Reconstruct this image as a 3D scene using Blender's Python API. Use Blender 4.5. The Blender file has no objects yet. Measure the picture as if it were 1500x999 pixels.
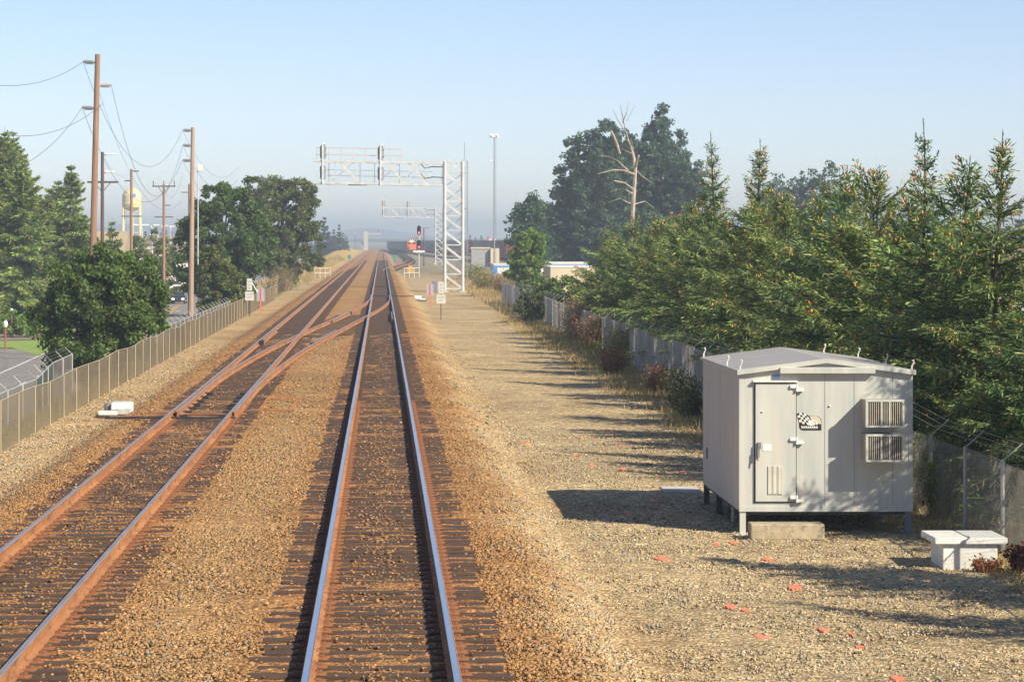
import bpy, math, random
import numpy as np
from mathutils import Vector, Matrix
R = math.radians
PI = math.pi
C = bpy.context.scene.collection
sc = bpy.context.scene
# ------------------------------------------------------------------ camera, sky, sun, exposure
F, VX, VY, EYE = 3900.0, 558.6, 353.0, 4.33          # focal length in photo pixels, vanishing point of the track, eye height
cd = bpy.data.cameras.new('camera'); cam = bpy.data.objects.new('camera', cd); C.objects.link(cam)
cam.location = (0, 0, EYE); cam.rotation_euler = (PI/2, 0, 0)
cd.sensor_width = 36; cd.lens = F/1500*36
cd.shift_x = (750-VX)/1500; cd.shift_y = -(499.5-VY)/1500
cd.clip_start = 0.5; cd.clip_end = 20000
sc.camera = cam
SUN = Vector((1.0, -0.92, 1.0)).normalized()          # towards the sun: right, behind the camera
elev = math.asin(SUN.z); azim = math.atan2(SUN.x, SUN.y)
w = bpy.data.worlds.new('World'); sc.world = w; w.use_nodes = True
nt = w.node_tree; bg = nt.nodes['Background']
sky = nt.nodes.new('ShaderNodeTexSky'); sky.sky_type = 'NISHITA'; sky.sun_disc = False
sky.sun_elevation = elev; sky.sun_rotation = azim; sky.air_density = .75; sky.dust_density = .15; sky.ozone_density = 2.5
tn = nt.nodes.new('ShaderNodeVectorMath'); tn.operation = 'MULTIPLY'; tn.inputs[1].default_value = (1.04, .955, 1.0)
nt.links.new(sky.outputs[0], tn.inputs[0]); nt.links.new(tn.outputs[0], bg.inputs[0]); bg.inputs[1].default_value = 0.092
sd = bpy.data.lights.new('sun', 'SUN'); sd.energy = 4.8; sd.angle = R(0.5); sd.color = (1, 0.90, 0.71)
so = bpy.data.objects.new('sun', sd); C.objects.link(so)
so.rotation_euler = SUN.to_track_quat('Z', 'Y').to_euler()
sc.view_settings.view_transform = 'Standard'; sc.view_settings.look = 'None'
sc.view_settings.exposure = 0.70; sc.view_settings.gamma = 1.0; sc.view_settings.use_curve_mapping = False
sc.render.engine = 'CYCLES'; cy = sc.cycles
cy.use_denoising = True; cy.max_bounces = 6; cy.transparent_max_bounces = 8; cy.volume_bounces = 0
cy.diffuse_bounces = 3; cy.glossy_bounces = 2; cy.transmission_bounces = 2
HAZE = 0.00048
rng = np.random.default_rng(7); random.seed(7)

# ------------------------------------------------------------------ helpers
def at(px, py, Y):
    "world point seen at photo pixel (px, py) at distance Y down the line"
    return Vector(((px-VX)*Y/F, Y, EYE-(py-VY)*Y/F))
def X_(px, Y): return (px-VX)*Y/F
def Z_(py, Y): return EYE-(py-VY)*Y/F
def tag(o, label=None, cat=None, group=None, kind=None):
    if label: o['label'] = label
    if cat: o['category'] = cat
    if group: o['group'] = group
    if kind: o['kind'] = kind
    return o
def empty(name, loc=(0, 0, 0), rz=0, label=None, cat=None, group=None):
    o = bpy.data.objects.new(name, None); C.objects.link(o); o.location = loc; o.rotation_euler = (0, 0, rz)
    o.empty_display_size = 0.2
    return tag(o, label, cat, group)
def copy_tree(o, parent=None):
    c = o.copy(); C.objects.link(c)
    if parent: c.parent = parent
    for ch in [x for x in o.children]: copy_tree(ch, c)
    return c
def dup(o, loc, rz=0, s=1, label=None, group=None):
    c = copy_tree(o); c.location = loc; c.rotation_euler = (0, 0, rz); c.scale = (s, s, s) if not isinstance(s, tuple) else s
    if label: c['label'] = label
    if group: c['group'] = group
    return c
def fast(name, V, Fc, m, parent=None, cols=None, smooth=False, attr='Col', loc=None):
    "numpy mesh: V (n,3), Fc (m,k) with constant k"
    V = np.asarray(V, np.float32); Fc = np.asarray(Fc, np.int32); k = Fc.shape[1]
    me = bpy.data.meshes.new(name); me.vertices.add(len(V)); me.vertices.foreach_set('co', V.ravel())
    me.loops.add(Fc.size); me.loops.foreach_set('vertex_index', Fc.ravel())
    me.polygons.add(len(Fc)); me.polygons.foreach_set('loop_start', np.arange(0, Fc.size, k, dtype=np.int32))
    if smooth: me.polygons.foreach_set('use_smooth', np.ones(len(Fc), bool))
    me.update(calc_edges=True)
    if cols is not None:
        cols = np.asarray(cols, np.float32)
        if cols.shape[1] == 3: cols = np.hstack([cols, np.ones((len(cols), 1), np.float32)])
        a = me.color_attributes.new(attr, 'FLOAT_COLOR', 'POINT'); a.data.foreach_set('color', cols.ravel())
    me.materials.append(m)
    o = bpy.data.objects.new(name, me); C.objects.link(o)
    if parent: o.parent = parent
    if loc is not None: o.location = loc
    return o
class MB:
    def __init__(s): s.v = []; s.f = []; s.mi = []
    def poly(s, pts, faces, mi=0):
        b = len(s.v); s.v += [tuple(p) for p in pts]; s.f += [tuple(b+i for i in f) for f in faces]; s.mi += [mi]*len(faces)
    def box(s, x0, x1, y0, y1, z0, z1, mi=0, M=None):
        p = [(x0,y0,z0),(x1,y0,z0),(x1,y1,z0),(x0,y1,z0),(x0,y0,z1),(x1,y0,z1),(x1,y1,z1),(x0,y1,z1)]
        if M is not None: p = [M @ Vector(q) for q in p]
        s.poly(p, [(0,3,2,1),(4,5,6,7),(0,1,5,4),(1,2,6,5),(2,3,7,6),(3,0,4,7)], mi); return s
    def bar(s, a, b, w, h=None, mi=0, up=(0,0,1)):
        a = Vector(a); b = Vector(b); d = b-a; L = d.length; d.normalize(); h = h or w
        u = Vector(up)
        if abs(d.dot(u)) > .95: u = Vector((0,1,0))
        x = d.cross(u).normalized(); y = x.cross(d).normalized()
        p = [q+x*sx*w/2+y*sy*h/2 for q in (a, b) for sx, sy in ((-1,-1),(1,-1),(1,1),(-1,1))]
        s.poly(p, [(0,3,2,1),(4,5,6,7),(0,1,5,4),(1,2,6,5),(2,3,7,6),(3,0,4,7)], mi); return s
    def tube(s, pts, rad, n=6, mi=0, cap=True):
        pts = [Vector(p) for p in pts]; m = len(pts)
        if not isinstance(rad, (list, tuple)): rad = [rad]*m
        ring = []
        for i, p in enumerate(pts):
            d = (pts[min(i+1, m-1)]-pts[max(i-1, 0)]).normalized()
            u = Vector((0,0,1)) if abs(d.z) < .9 else Vector((1,0,0))
            x = d.cross(u).normalized(); y = x.cross(d)
            ring += [p+(x*math.cos(2*PI*k/n)+y*math.sin(2*PI*k/n))*rad[i] for k in range(n)]
        fs = [(i*n+k, i*n+(k+1)%n, (i+1)*n+(k+1)%n, (i+1)*n+k) for i in range(m-1) for k in range(n)]
        if cap: fs += [tuple(range(n-1, -1, -1)), tuple((m-1)*n+k for k in range(n))]
        s.poly(ring, fs, mi); return s
    def lathe(s, prof, c=(0,0,0), n=16, mi=0):
        c = Vector(c); m = len(prof)
        ring = [c+Vector((r*math.cos(2*PI*k/n), r*math.sin(2*PI*k/n), z)) for r, z in prof for k in range(n)]
        fs = [(i*n+k, i*n+(k+1)%n, (i+1)*n+(k+1)%n, (i+1)*n+k) for i in range(m-1) for k in range(n)]
        s.poly(ring, fs, mi); return s
    def prism(s, prof, axis, t0, t1, mi=0):
        "closed 2-D outline extruded; axis 'x': prof=(y,z), 'y': prof=(x,z), 'z': prof=(x,y)"
        n = len(prof)
        g = {'x': lambda t,p:(t,p[0],p[1]), 'y': lambda t,p:(p[0],t,p[1]), 'z': lambda t,p:(p[0],p[1],t)}[axis]
        s.poly([g(t0,p) for p in prof]+[g(t1,p) for p in prof],
               [tuple(range(n)), tuple(range(2*n-1, n-1, -1))]+[(i,(i+1)%n+0,n+(i+1)%n,n+i)[::-1] for i in range(n)], mi); return s
    def build(s, name, m, parent=None, smooth=False, bevel=0, loc=None):
        me = bpy.data.meshes.new(name); me.from_pydata(s.v, [], s.f)
        ms = m if isinstance(m, (list, tuple)) else [m]
        for q in ms: me.materials.append(q)
        if len(ms) > 1: me.polygons.foreach_set('material_index', s.mi)
        if smooth: me.polygons.foreach_set('use_smooth', [True]*len(me.polygons))
        me.update()
        import bmesh
        bm = bmesh.new(); bm.from_mesh(me); bmesh.ops.recalc_face_normals(bm, faces=bm.faces); bm.to_mesh(me); bm.free()
        o = bpy.data.objects.new(name, me); C.objects.link(o)
        if parent: o.parent = parent
        if loc is not None: o.location = loc
        if bevel:
            b = o.modifiers.new('bevel', 'BEVEL'); b.width = bevel; b.segments = 2; b.limit_method = 'ANGLE'
        return o
# ------------------------------------------------------------------ materials
def base(name):
    m = bpy.data.materials.new(name); m.use_nodes = True; n = m.node_tree
    return m, n, n.nodes['Principled BSDF']
def ramp(n, fac, stops):
    r = n.nodes.new('ShaderNodeValToRGB'); e = r.color_ramp.elements
    while len(e) < len(stops): e.new(.5)
    for q, (p, c) in zip(e, stops): q.position = p; q.color = (*c, 1)
    n.links.new(fac, r.inputs[0]); return r.outputs[0]
def coords(n, scale=(1,1,1), kind='Object'):
    t = n.nodes.new('ShaderNodeTexCoord'); mp = n.nodes.new('ShaderNodeMapping'); mp.inputs['Scale'].default_value = scale
    n.links.new(t.outputs[kind], mp.inputs[0]); return mp.outputs[0]
def noise(n, vec, scale, detail=4, rough=.6):
    t = n.nodes.new('ShaderNodeTexNoise'); t.inputs['Scale'].default_value = scale; t.inputs['Detail'].default_value = detail
    t.inputs['Roughness'].default_value = rough
    if vec: n.links.new(vec, t.inputs['Vector'])
    return t.outputs['Fac']
def pm(name, c1, c2=None, scale=3, rough=.7, metal=0, bump=0, stretch=(1,1,1), spec=.5, lo=.35, hi=.65, c3=None, scale3=20):
    m, n, b = base(name); c2 = c2 or tuple(x*.82 for x in c1)
    v = coords(n, stretch); f = noise(n, v, scale)
    col = ramp(n, f, [(lo, c2), (hi, c1)])
    if c3:
        f3 = noise(n, v, scale3, 5, .7); k = ramp(n, f3, [(.54, (0,0,0)), (.66, (1,1,1))])
        mx = n.nodes.new('ShaderNodeMix'); mx.data_type = 'RGBA'; n.links.new(k, mx.inputs[0]); n.links.new(col, mx.inputs[6])
        mx.inputs[7].default_value = (*c3, 1); col = mx.outputs[2]
    n.links.new(col, b.inputs['Base Color']); b.inputs['Roughness'].default_value = rough; b.inputs['Metallic'].default_value = metal
    b.inputs['Specular IOR Level'].default_value = spec
    if bump:
        bp = n.nodes.new('ShaderNodeBump'); bp.inputs['Strength'].default_value = bump; bp.inputs['Distance'].default_value = .01
        n.links.new(noise(n, v, scale*6, 5), bp.inputs['Height']); n.links.new(bp.outputs[0], b.inputs['Normal'])
    return m
def leafmat(name, trans=.3, rough=.55, spec=.3):
    m, n, b = base(name); a = n.nodes.new('ShaderNodeAttribute'); a.attribute_name = 'Col'
    n.links.new(a.outputs['Color'], b.inputs['Base Color']); b.inputs['Roughness'].default_value = rough
    b.inputs['Specular IOR Level'].default_value = spec
    t = n.nodes.new('ShaderNodeBsdfTranslucent'); mul = n.nodes.new('ShaderNodeVectorMath'); mul.operation = 'MULTIPLY'
    mul.inputs[1].default_value = (1.05, 1.3, .6); n.links.new(a.outputs['Color'], mul.inputs[0]); n.links.new(mul.outputs[0], t.inputs[0])
    mx = n.nodes.new('ShaderNodeMixShader'); mx.inputs[0].default_value = trans
    n.links.new(b.outputs[0], mx.inputs[1]); n.links.new(t.outputs[0], mx.inputs[2])
    n.links.new(mx.outputs[0], n.nodes['Material Output'].inputs[0]); return m
def emit(name, c, s):
    m, n, b = base(name); b.inputs['Base Color'].default_value = (*c, 1); b.inputs['Emission Color'].default_value = (*c, 1)
    b.inputs['Emission Strength'].default_value = s; return m
M = {}
M['leaf'] = leafmat('leaf'); M['needle'] = leafmat('needle', .2, .6); M['dry'] = leafmat('dry_stems', .3, .8, .1)
M['stone'] = leafmat('stone', 0.0, .9, .15)
M['bark'] = pm('bark', (.11,.08,.055), (.05,.038,.028), 8, .9, bump=.6, stretch=(1,1,.25))
M['dead'] = pm('dead_wood', (.46,.41,.34), (.26,.21,.165), 6, .85, bump=.4, stretch=(1,1,.3))
M['pole'] = pm('pole_wood', (.34,.20,.13), (.23,.135,.085), 5, .85, bump=.3, stretch=(2,2,.12))
M['pole_pale'] = pm('weathered_pole', (.42,.31,.23), (.30,.2,.14), 5, .85, bump=.3, stretch=(2,2,.12))
M['pole_dark'] = pm('dark_pole', (.13,.09,.08), (.08,.06,.055), 5, .85, stretch=(2,2,.12))
M['galv'] = pm('galvanised_steel', (.66,.66,.64), (.48,.49,.49), 2.5, .45, .15, spec=.5)
M['galv_dull'] = pm('dull_wire', (.46,.43,.37), (.36,.33,.27), 2, .6, .2)
M['galv_tan'] = pm('tan_mesh_wire', (.50,.40,.27), (.40,.33,.23), .4, .7, .05)
M['white'] = pm('white_paint', (.80,.79,.74), (.70,.69,.63), 2.5, .5, c3=(.55,.5,.42), scale3=9)
M['alu'] = pm('aluminium_panel', (.54,.55,.495), (.42,.44,.42), 1.0, .5, .1, stretch=(2.6,2.6,.35), c3=(.55,.52,.46), scale3=2.6)
M['alu_side'] = pm('side_panel', (.52,.485,.42), (.46,.43,.38), 1.6, .6, .05, stretch=(1,3,.4))
M['alu_roof'] = pm('roof_sheet', (.42,.40,.37), (.35,.335,.315), 2, .55, .15, stretch=(.4,2,1), c3=(.42,.33,.25), scale3=5)
M['seam'] = pm('dark_seam', (.06,.055,.05), None, 4, .8)
M['black'] = pm('black_paint', (.022,.022,.026), (.014,.014,.016), 4, .55)
M['bluegrey'] = pm('blue_grey_frame', (.19,.22,.27), (.15,.17,.2), 4, .6)
M['headback'] = pm('signal_back_plate', (.30,.33,.37), (.24,.26,.3), 2, .5)
M['pale_pipe'] = pm('pale_pipe', (.62,.58,.44), (.5,.46,.34), 4, .6)
M['fence_steel'] = pm('weathered_fence_steel', (.46,.46,.44), (.34,.34,.33), 3, .55, .2)
M['signface'] = pm('weathered_sign_face', (.60,.58,.50), (.5,.48,.42), 5, .6)
M['darkcar'] = pm('dark_grey_railcar', (.13,.13,.135), (.08,.08,.085), .6, .6)
M['concrete'] = pm('concrete', (.46,.38,.26), (.31,.26,.18), 5, .9, bump=.5, c3=(.2,.17,.13), scale3=12)
M['concrete_pale'] = pm('pale_concrete', (.55,.52,.46), (.42,.40,.35), 4, .9, bump=.4)
M['rust'] = pm('rail_rust', (.42,.19,.07), (.28,.115,.042), 3, .85, .0, bump=.5, stretch=(1,.3,1), c3=(.16,.07,.04), scale3=7)
M['rust_dark'] = pm('tie_plate_rust', (.30,.125,.05), (.16,.07,.035), 9, .9, bump=.5)
M['railtop'] = pm('rail_running_surface', (.60,.64,.70), (.50,.54,.62), 6, .24, .95, stretch=(6,.15,1))
M['railtop2'] = pm('dull_rail_surface', (.48,.44,.42), (.38,.33,.30), 4, .4, .8, stretch=(6,.15,1))
M['railtop3'] = pm('less_used_rail_surface', (.50,.47,.45), (.38,.31,.26), 5, .42, .7, stretch=(6,.15,1))
M['asphalt'] = pm('asphalt', (.24,.22,.19), (.18,.165,.145), 1.2, .9, bump=.3, c3=(.27,.25,.22), scale3=.25)
M['paint_w'] = pm('road_paint_white', (.7,.69,.66), None, 3, .7)
M['paint_y'] = pm('road_paint_yellow', (.68,.36,.06), None, 3, .7)
M['orange'] = pm('survey_paint', (.92,.20,.09), (.80,.27,.15), 18, .7)
M['red_stake'] = pm('red_stake_paint', (.75,.12,.07), None, 4, .7)
M['lampred'] = emit('red_signal_lamp', (1,.03,.06), 9); M['headlight'] = emit('locomotive_headlight', (1,.72,.3), 18)
M['loco'] = pm('orange_livery', (.85,.17,.02), (.75,.13,.015), 1, .5); M['blackcar'] = pm('black_railcar', (.030,.030,.036), (.02,.02,.024), 1, .6)
M['greycar'] = pm('grey_railcar', (.26,.27,.28), (.19,.2,.21), .6, .6); M['redcar'] = pm('brown_railcar', (.25,.04,.02), (.16,.03,.015), .8, .7)
M['cream'] = pm('cream_wall', (.62,.54,.38), (.55,.47,.33), .8, .8); M['tan'] = pm('tan_wall', (.42,.33,.22), None, .8, .8)
M['blue'] = pm('blue_trim', (.06,.22,.62), (.1,.3,.66), 1.2, .5); M['whitewall'] = pm('white_siding', (.74,.72,.66), (.64,.62,.56), .7, .7)
M['roofbrown'] = pm('shingle_roof', (.26,.19,.13), (.19,.14,.1), 2, .9); M['glass'] = pm('window_glass', (.03,.04,.05), None, 2, .08, 0)
M['tire'] = pm('tyre', (.02,.02,.02), None, 5, .9); M['green'] = pm('green_marker', (.02,.28,.16), None, 4, .6)
M['greysign'] = pm('grey_violet_panel', (.40,.38,.43), None, 3, .6); M['conc_grey'] = pm('grey_block_wall', (.36,.36,.36), (.28,.28,.28), 1.2, .9)
M['slat'] = pm('fence_slat', (.22,.25,.22), (.10,.125,.11), .7, .6, stretch=(1,4,.4)); M['slat_dark'] = pm('dark_green_slat', (.06,.085,.075), None, 1.5, .6)  # fence_slat: dark vertical blotches put tree shade into the slat colour
M['water_tank'] = pm('cream_tank_paint', (.80,.66,.34), (.72,.6,.32), .4, .6); M['tan_grille'] = pm('tan_grille', (.44,.40,.33), (.34,.31,.26), 8, .6, .2)
M['terracotta'] = pm('reddish_brown_post', (.33,.11,.06), None, 4, .7); M['globe'] = pm('white_lamp_glass', (.85,.83,.78), None, 4, .3)
# stones / ground sheet: large-scale colour from the point colours, every stone by Voronoi cells
m, n, b = base('ballast_and_soil')
a = n.nodes.new('ShaderNodeAttribute'); a.attribute_name = 'Col'
g = n.nodes.new('ShaderNodeNewGeometry')
def voro(scale):
    v = n.nodes.new('ShaderNodeTexVoronoi'); v.inputs['Scale'].default_value = scale; n.links.new(g.outputs['Position'], v.inputs['Vector']); return v
v1 = voro(16); v2 = voro(37)
sep = n.nodes.new('ShaderNodeSeparateColor'); n.links.new(v1.outputs['Color'], sep.inputs[0])
sep2 = n.nodes.new('ShaderNodeSeparateColor'); n.links.new(v2.outputs['Color'], sep2.inputs[0])
st1 = ramp(n, sep.outputs[0], [(0, (.55,.53,.52)), (.3, (.88,.86,.84)), (.8, (1.12,1.1,1.05)), (1, (1.6,1.58,1.5))])
st2 = ramp(n, sep2.outputs[1], [(0, (.6,.58,.58)), (.5, (.98,.98,.98)), (1, (1.5,1.48,1.42))])
big = ramp(n, noise(n, g.outputs['Position'], .22, 9, .78), [(.34, (.66,.63,.60)), (.66, (1.28,1.25,1.18))])
def mulc(x, y):
    q = n.nodes.new('ShaderNodeVectorMath'); q.operation = 'MULTIPLY'; n.links.new(x, q.inputs[0]); n.links.new(y, q.inputs[1]); return q.outputs[0]
mid_ = ramp(n, noise(n, g.outputs['Position'], 5.5, 6, .8), [(.32, (.62,.60,.58)), (.5, (1,1,1)), (.68, (1.4,1.38,1.3))])
stony = mulc(mulc(mulc(st1, st2), big), mid_)
mx = n.nodes.new('ShaderNodeMix'); mx.data_type = 'RGBA'; n.links.new(a.outputs['Alpha'], mx.inputs[0])
n.links.new(ramp(n, noise(n, g.outputs['Position'], 1.3, 8, .75), [(.3, (.65,.68,.6)), (.7, (1.3,1.3,1.2))]), mx.inputs[6]); n.links.new(stony, mx.inputs[7])
n.links.new(mulc(a.outputs['Color'], mx.outputs[2]), b.inputs['Base Color']); b.inputs['Roughness'].default_value = .95
b.inputs['Specular IOR Level'].default_value = .15
bp = n.nodes.new('ShaderNodeBump'); bp.inputs['Strength'].default_value = .9; bp.inputs['Distance'].default_value = .03; bp.invert = True
n.links.new(v1.outputs['Distance'], bp.inputs['Height'])
bp2 = n.nodes.new('ShaderNodeBump'); bp2.inputs['Strength'].default_value = .7; bp2.inputs['Distance'].default_value = .012; bp2.invert = True
n.links.new(v2.outputs['Distance'], bp2.inputs['Height']); n.links.new(bp.outputs[0], bp2.inputs['Normal'])
n.links.new(bp2.outputs[0], b.inputs['Normal']); M['ground'] = m
# wooden ties: dark creosoted wood, per-tie tone
m, n, b = base('creosoted_tie')
a = n.nodes.new('ShaderNodeAttribute'); a.attribute_name = 'Col'; g = n.nodes.new('ShaderNodeNewGeometry')
mp = n.nodes.new('ShaderNodeMapping'); mp.inputs['Scale'].default_value = (1.2, 14, 6); n.links.new(g.outputs['Position'], mp.inputs[0])
gr = ramp(n, noise(n, mp.outputs[0], 3, 5, .7), [(.25, (.028,.017,.011)), (.5, (.070,.040,.023)), (.75, (.14,.08,.042))])
n.links.new(gr, b.inputs['Base Color']); b.inputs['Roughness'].default_value = .85
M['tie'] = m

# ------------------------------------------------------------------ terrain
def sm(a, b, x): t = np.clip((np.asarray(x, float)-a)/(b-a), 0, 1); return t*t*(3-2*t)
def zroad(y): return -3.8+2.9*sm(380, 950, y)
def gz(x, y):
    x = np.asarray(x, float); y = np.asarray(y, float)
    z = np.full(np.broadcast(x, y).shape, -.215)
    z = z-.385*sm(1.9, 3.2, x)-.45*sm(10.3, 13, x)
    zl = -.335*sm(-6.3, -7.4, x); zl = zl
    z = z+zl
    slope = sm(-9.3, -13.2, x); z = z*(1-slope)+(zroad(y)-.01)*slope
    hump = 2.5*np.exp(-((x+13.5)/4.2)**2)*sm(330, 560, y)*(1-.6*sm(1000, 1300, y)); z = z+hump
    z = z-.02*(sm(380, 600, y))*(x > 3)
    return z
def axis(*segs):
    out = []
    for a_, b_, s_ in segs: out += list(np.arange(a_, b_, s_))
    return np.array(out)
xs = axis((-3200,-200,250), (-200,-50,10), (-50,-15,1.2), (-15,11.5,.22), (11.5,40,1.5), (40,200,10), (200,3201,250))
ys = axis((-100,10,10), (10,24,1), (24,80,.28), (80,260,1.2), (260,700,8), (700,1600,25), (1600,6001,275))
GX, GY = np.meshgrid(xs, ys); GZ = gz(GX, GY)
nearj = (np.abs(GX+1.5) < 11.5)*(GY < 130)*(GY > 10)
lump = np.zeros_like(GX)
for k in range(14):
    ax, ay, ph = rng.normal(0, 2.2), rng.normal(0, 2.2), rng.uniform(0, 6.28); lump += np.sin(GX*ax+GY*ay+ph)
GZ = GZ+nearj*(rng.normal(0, .010, GX.shape)+lump*.0035)
def lerp(a_, b_, t): t = np.asarray(t)[..., None]; return a_*(1-t)+b_*t
c_gravel = np.array((.43,.345,.215)); c_tan = np.array((.43,.315,.175)); c_rusty = np.array((.34,.19,.08)); c_rust = np.array((.36,.135,.045))
c_dry = np.array((.42,.29,.15)); c_grass = np.array((.12,.19,.03)); c_soil = np.array((.2,.145,.09)); c_far = np.array((.26,.22,.15)); c_yard = np.array((.27,.23,.17))
def wob(x, y, s, k): return np.sin(x*s*1.3+k)*np.cos(y*s*.7+2*k)+.6*np.sin(x*s*2.9+y*s*2.1+k*3)
def gcolour(x, y):
    shp = np.broadcast(x, y).shape; col = np.broadcast_to(c_tan, shp+(3,)).copy()
    col = lerp(col, c_gravel, sm(2.4, 4.2, x+.3*wob(x, y, .35, 1)))
    col = lerp(col, c_rusty, sm(2.9, 1.5, x+.25*wob(x, y, .8, 2))*sm(-8.0, -6.2, x+.25*wob(x, y, .8, 4)))
    for rx in (-.76, .76, -5.34, -3.82):
        d = np.abs(x-rx); col = lerp(col, c_rust, .75*np.exp(-(d/.3)**2))
    mid = np.exp(-((x+2.3)/.75)**2); col = lerp(col, np.array((.36,.235,.115)), .75*mid)
    for xc0 in (0, -4.58): col = lerp(col, np.array((.28,.155,.07)), .85*np.exp(-((x-xc0)/.62)**4)); col = lerp(col, np.array((.34,.17,.075)), .6*np.exp(-((np.abs(x-xc0)-1.08)/.22)**2))
    # dry grass strip at the right fence and beyond
    col = lerp(col, c_dry, sm(7.2, 8.6, x+.5*wob(x, y, .5, 5))*.85*sm(45, 56, y)+sm(8.7, 9.6, x)*.7*(1-sm(45, 56, y)))
    col = lerp(col, c_soil, sm(10, 11.5, x))
    col = lerp(col, c_yard, sm(17, 24, x)); col = lerp(col, c_yard, sm(330, 430, y)*(x > 2.6))
    # left bank
    t = sm(-8.6, -9.6, x); ga = .5+.5*np.sin(y*.08)*np.cos(y*.023+1); col = lerp(col, c_dry*.8, t*.8); col = lerp(col, c_grass*1.2, t*ga*.65)
    t = sm(-8.0, -10, x)*sm(300, 420, y); col = lerp(col, np.array((.52,.33,.10)), t*.9)
    col = lerp(col, c_grass, sm(-22, -24, x)*(y < 320)); col = lerp(col, c_far, sm(-40, -60, x))
    col = lerp(col, c_far, sm(1100, 1500, y)); return col
GC = gcolour(GX, GY)
stn = np.clip(sm(-9.2, -8.2, GX)*(1-sm(9, 10, GX)*.8), 0, 1)*(1-.5*sm(7.6, 8.8, GX))
nx, ny = len(xs), len(ys)
I = np.arange(nx*ny).reshape(ny, nx)
Fg = np.stack([I[:-1,:-1], I[:-1,1:], I[1:,1:], I[1:,:-1]], -1).reshape(-1, 4)
o = fast('ground', np.stack([GX, GY, GZ], -1).reshape(-1, 3), Fg, M['ground'], cols=np.concatenate([GC, stn[..., None]], -1).reshape(-1, 4), smooth=True)
tag(o, kind='structure')
# air: pale haze
mh = bpy.data.materials.new('pale_air'); mh.use_nodes = True; n = mh.node_tree; n.nodes.remove(n.nodes['Principled BSDF'])
pv = n.nodes.new('ShaderNodeVolumePrincipled'); pv.inputs['Color'].default_value = (.63, .74, .86, 1); pv.inputs['Density'].default_value = HAZE
pv.inputs['Anisotropy'].default_value = .0
n.links.new(pv.outputs[0], n.nodes['Material Output'].inputs['Volume'])
hz = MB().box(-3300, 3300, -150, 6100, -6, 42).build('haze', mh); tag(hz, kind='stuff'); hz.display_type = 'WIRE'
# far hills
hp = []; nh = 160
for i in range(nh):
    x = -1900+3800*i/(nh-1); h = 26+14*math.sin(i*.13)+9*math.sin(i*.31+2)+4*math.sin(i*.9)+(10 if -350 < x < 100 else 0)
    hp.append((x, max(6, min(38, h*(.8)))))
V = []; 
for x, h in hp: V += [(x, 5300, -4), (x, 5450, h), (x, 5700, h*.7), (x, 5900, -4)]
o = fast('hills', V, [(4*i+k, 4*i+4+k, 4*i+5+k, 4*i+1+k) for i in range(nh-1) for k in range(3)], pm('far_hills', (.05,.075,.05), (.04,.05,.05), .01, .9), smooth=True); tag(o, kind='structure')
# road beyond the left fence
rp = [(30,-17,0),(100,-17,0),(160,-17.6,0),(210,-19.5,0),(260,-22.5,0),(330,-26,0),(400,-28.5,0),(500,-29.5,0),(650,-29.5,0),(850,-29.7,0),(1100,-30.5,0),(1400,-31,0)]
ry = np.arange(30, 1400, 6.0); rx = np.interp(ry, [p[0] for p in rp], [p[1] for p in rp]); rx = np.convolve(np.pad(rx, 4, 'edge'), np.ones(9)/9, 'valid')
def ribbon(name, off0, off1, dz, m, y0=30, y1=1400, parent=None):
    k = (ry >= y0) & (ry <= y1); Y = ry[k]; Xc = rx[k]; z = zroad(Y)
    V = np.concatenate([np.stack([Xc+off0, Y, z+dz], 1), np.stack([Xc+off1, Y, z+dz], 1)]); q = len(Y)
    return fast(name, V, [(i, q+i, q+i+1, i+1) for i in range(q-1)], m, parent)
W = 6.2; road_x = rx.copy()
tag(ribbon('road', -W, W, .02, M['asphalt']), kind='structure')
for nm, a0, a1 in (('kerb', -W-.25, -W), ('kerb', W, W+.25)):
    k = ribbon(nm, a0, a1, .13, M['concrete'], y0=250 if a0 < 0 else 30); tag(k, kind='structure')
    so_ = k.modifiers.new('solid', 'SOLIDIFY'); so_.thickness = .14; so_.offset = -1
mkr = []
for off, m_ in ((3.6, 'paint_y'), (3.75+.1, 'paint_y')): pass
tag(ribbon('road_marking', .35, .5, .024, M['paint_y']), kind='structure'); tag(ribbon('road_marking', .7, .85, .024, M['paint_y']), kind='structure')
tag(ribbon('road_marking', W-.75, W-.6, .024, M['paint_w']), kind='structure'); tag(ribbon('road_marking', -W+.6, -W+.75, .024, M['paint_w']), kind='structure')
mb = MB()
for y in np.arange(60, 900, 9):
    xc = np.interp(y, ry, rx); z = float(zroad(y))+.026
    for off in (-2.9,): mb.poly([(xc+off,y,z),(xc+off+.14,y,z),(xc+off+.14,y+3,z),(xc+off,y+3,z)], [(0,1,2,3)])
for k in range(10):
    y = 306; xc = np.interp(y, ry, rx)-W+1+k*1.25; z = float(zroad(y))+.028; mb.poly([(xc,y,z),(xc+.6,y,z),(xc+.6,y+1.6,z),(xc,y+1.6,z)], [(0,1,2,3)])
tag(mb.build('road_marking', M['paint_w']), kind='structure')
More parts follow.
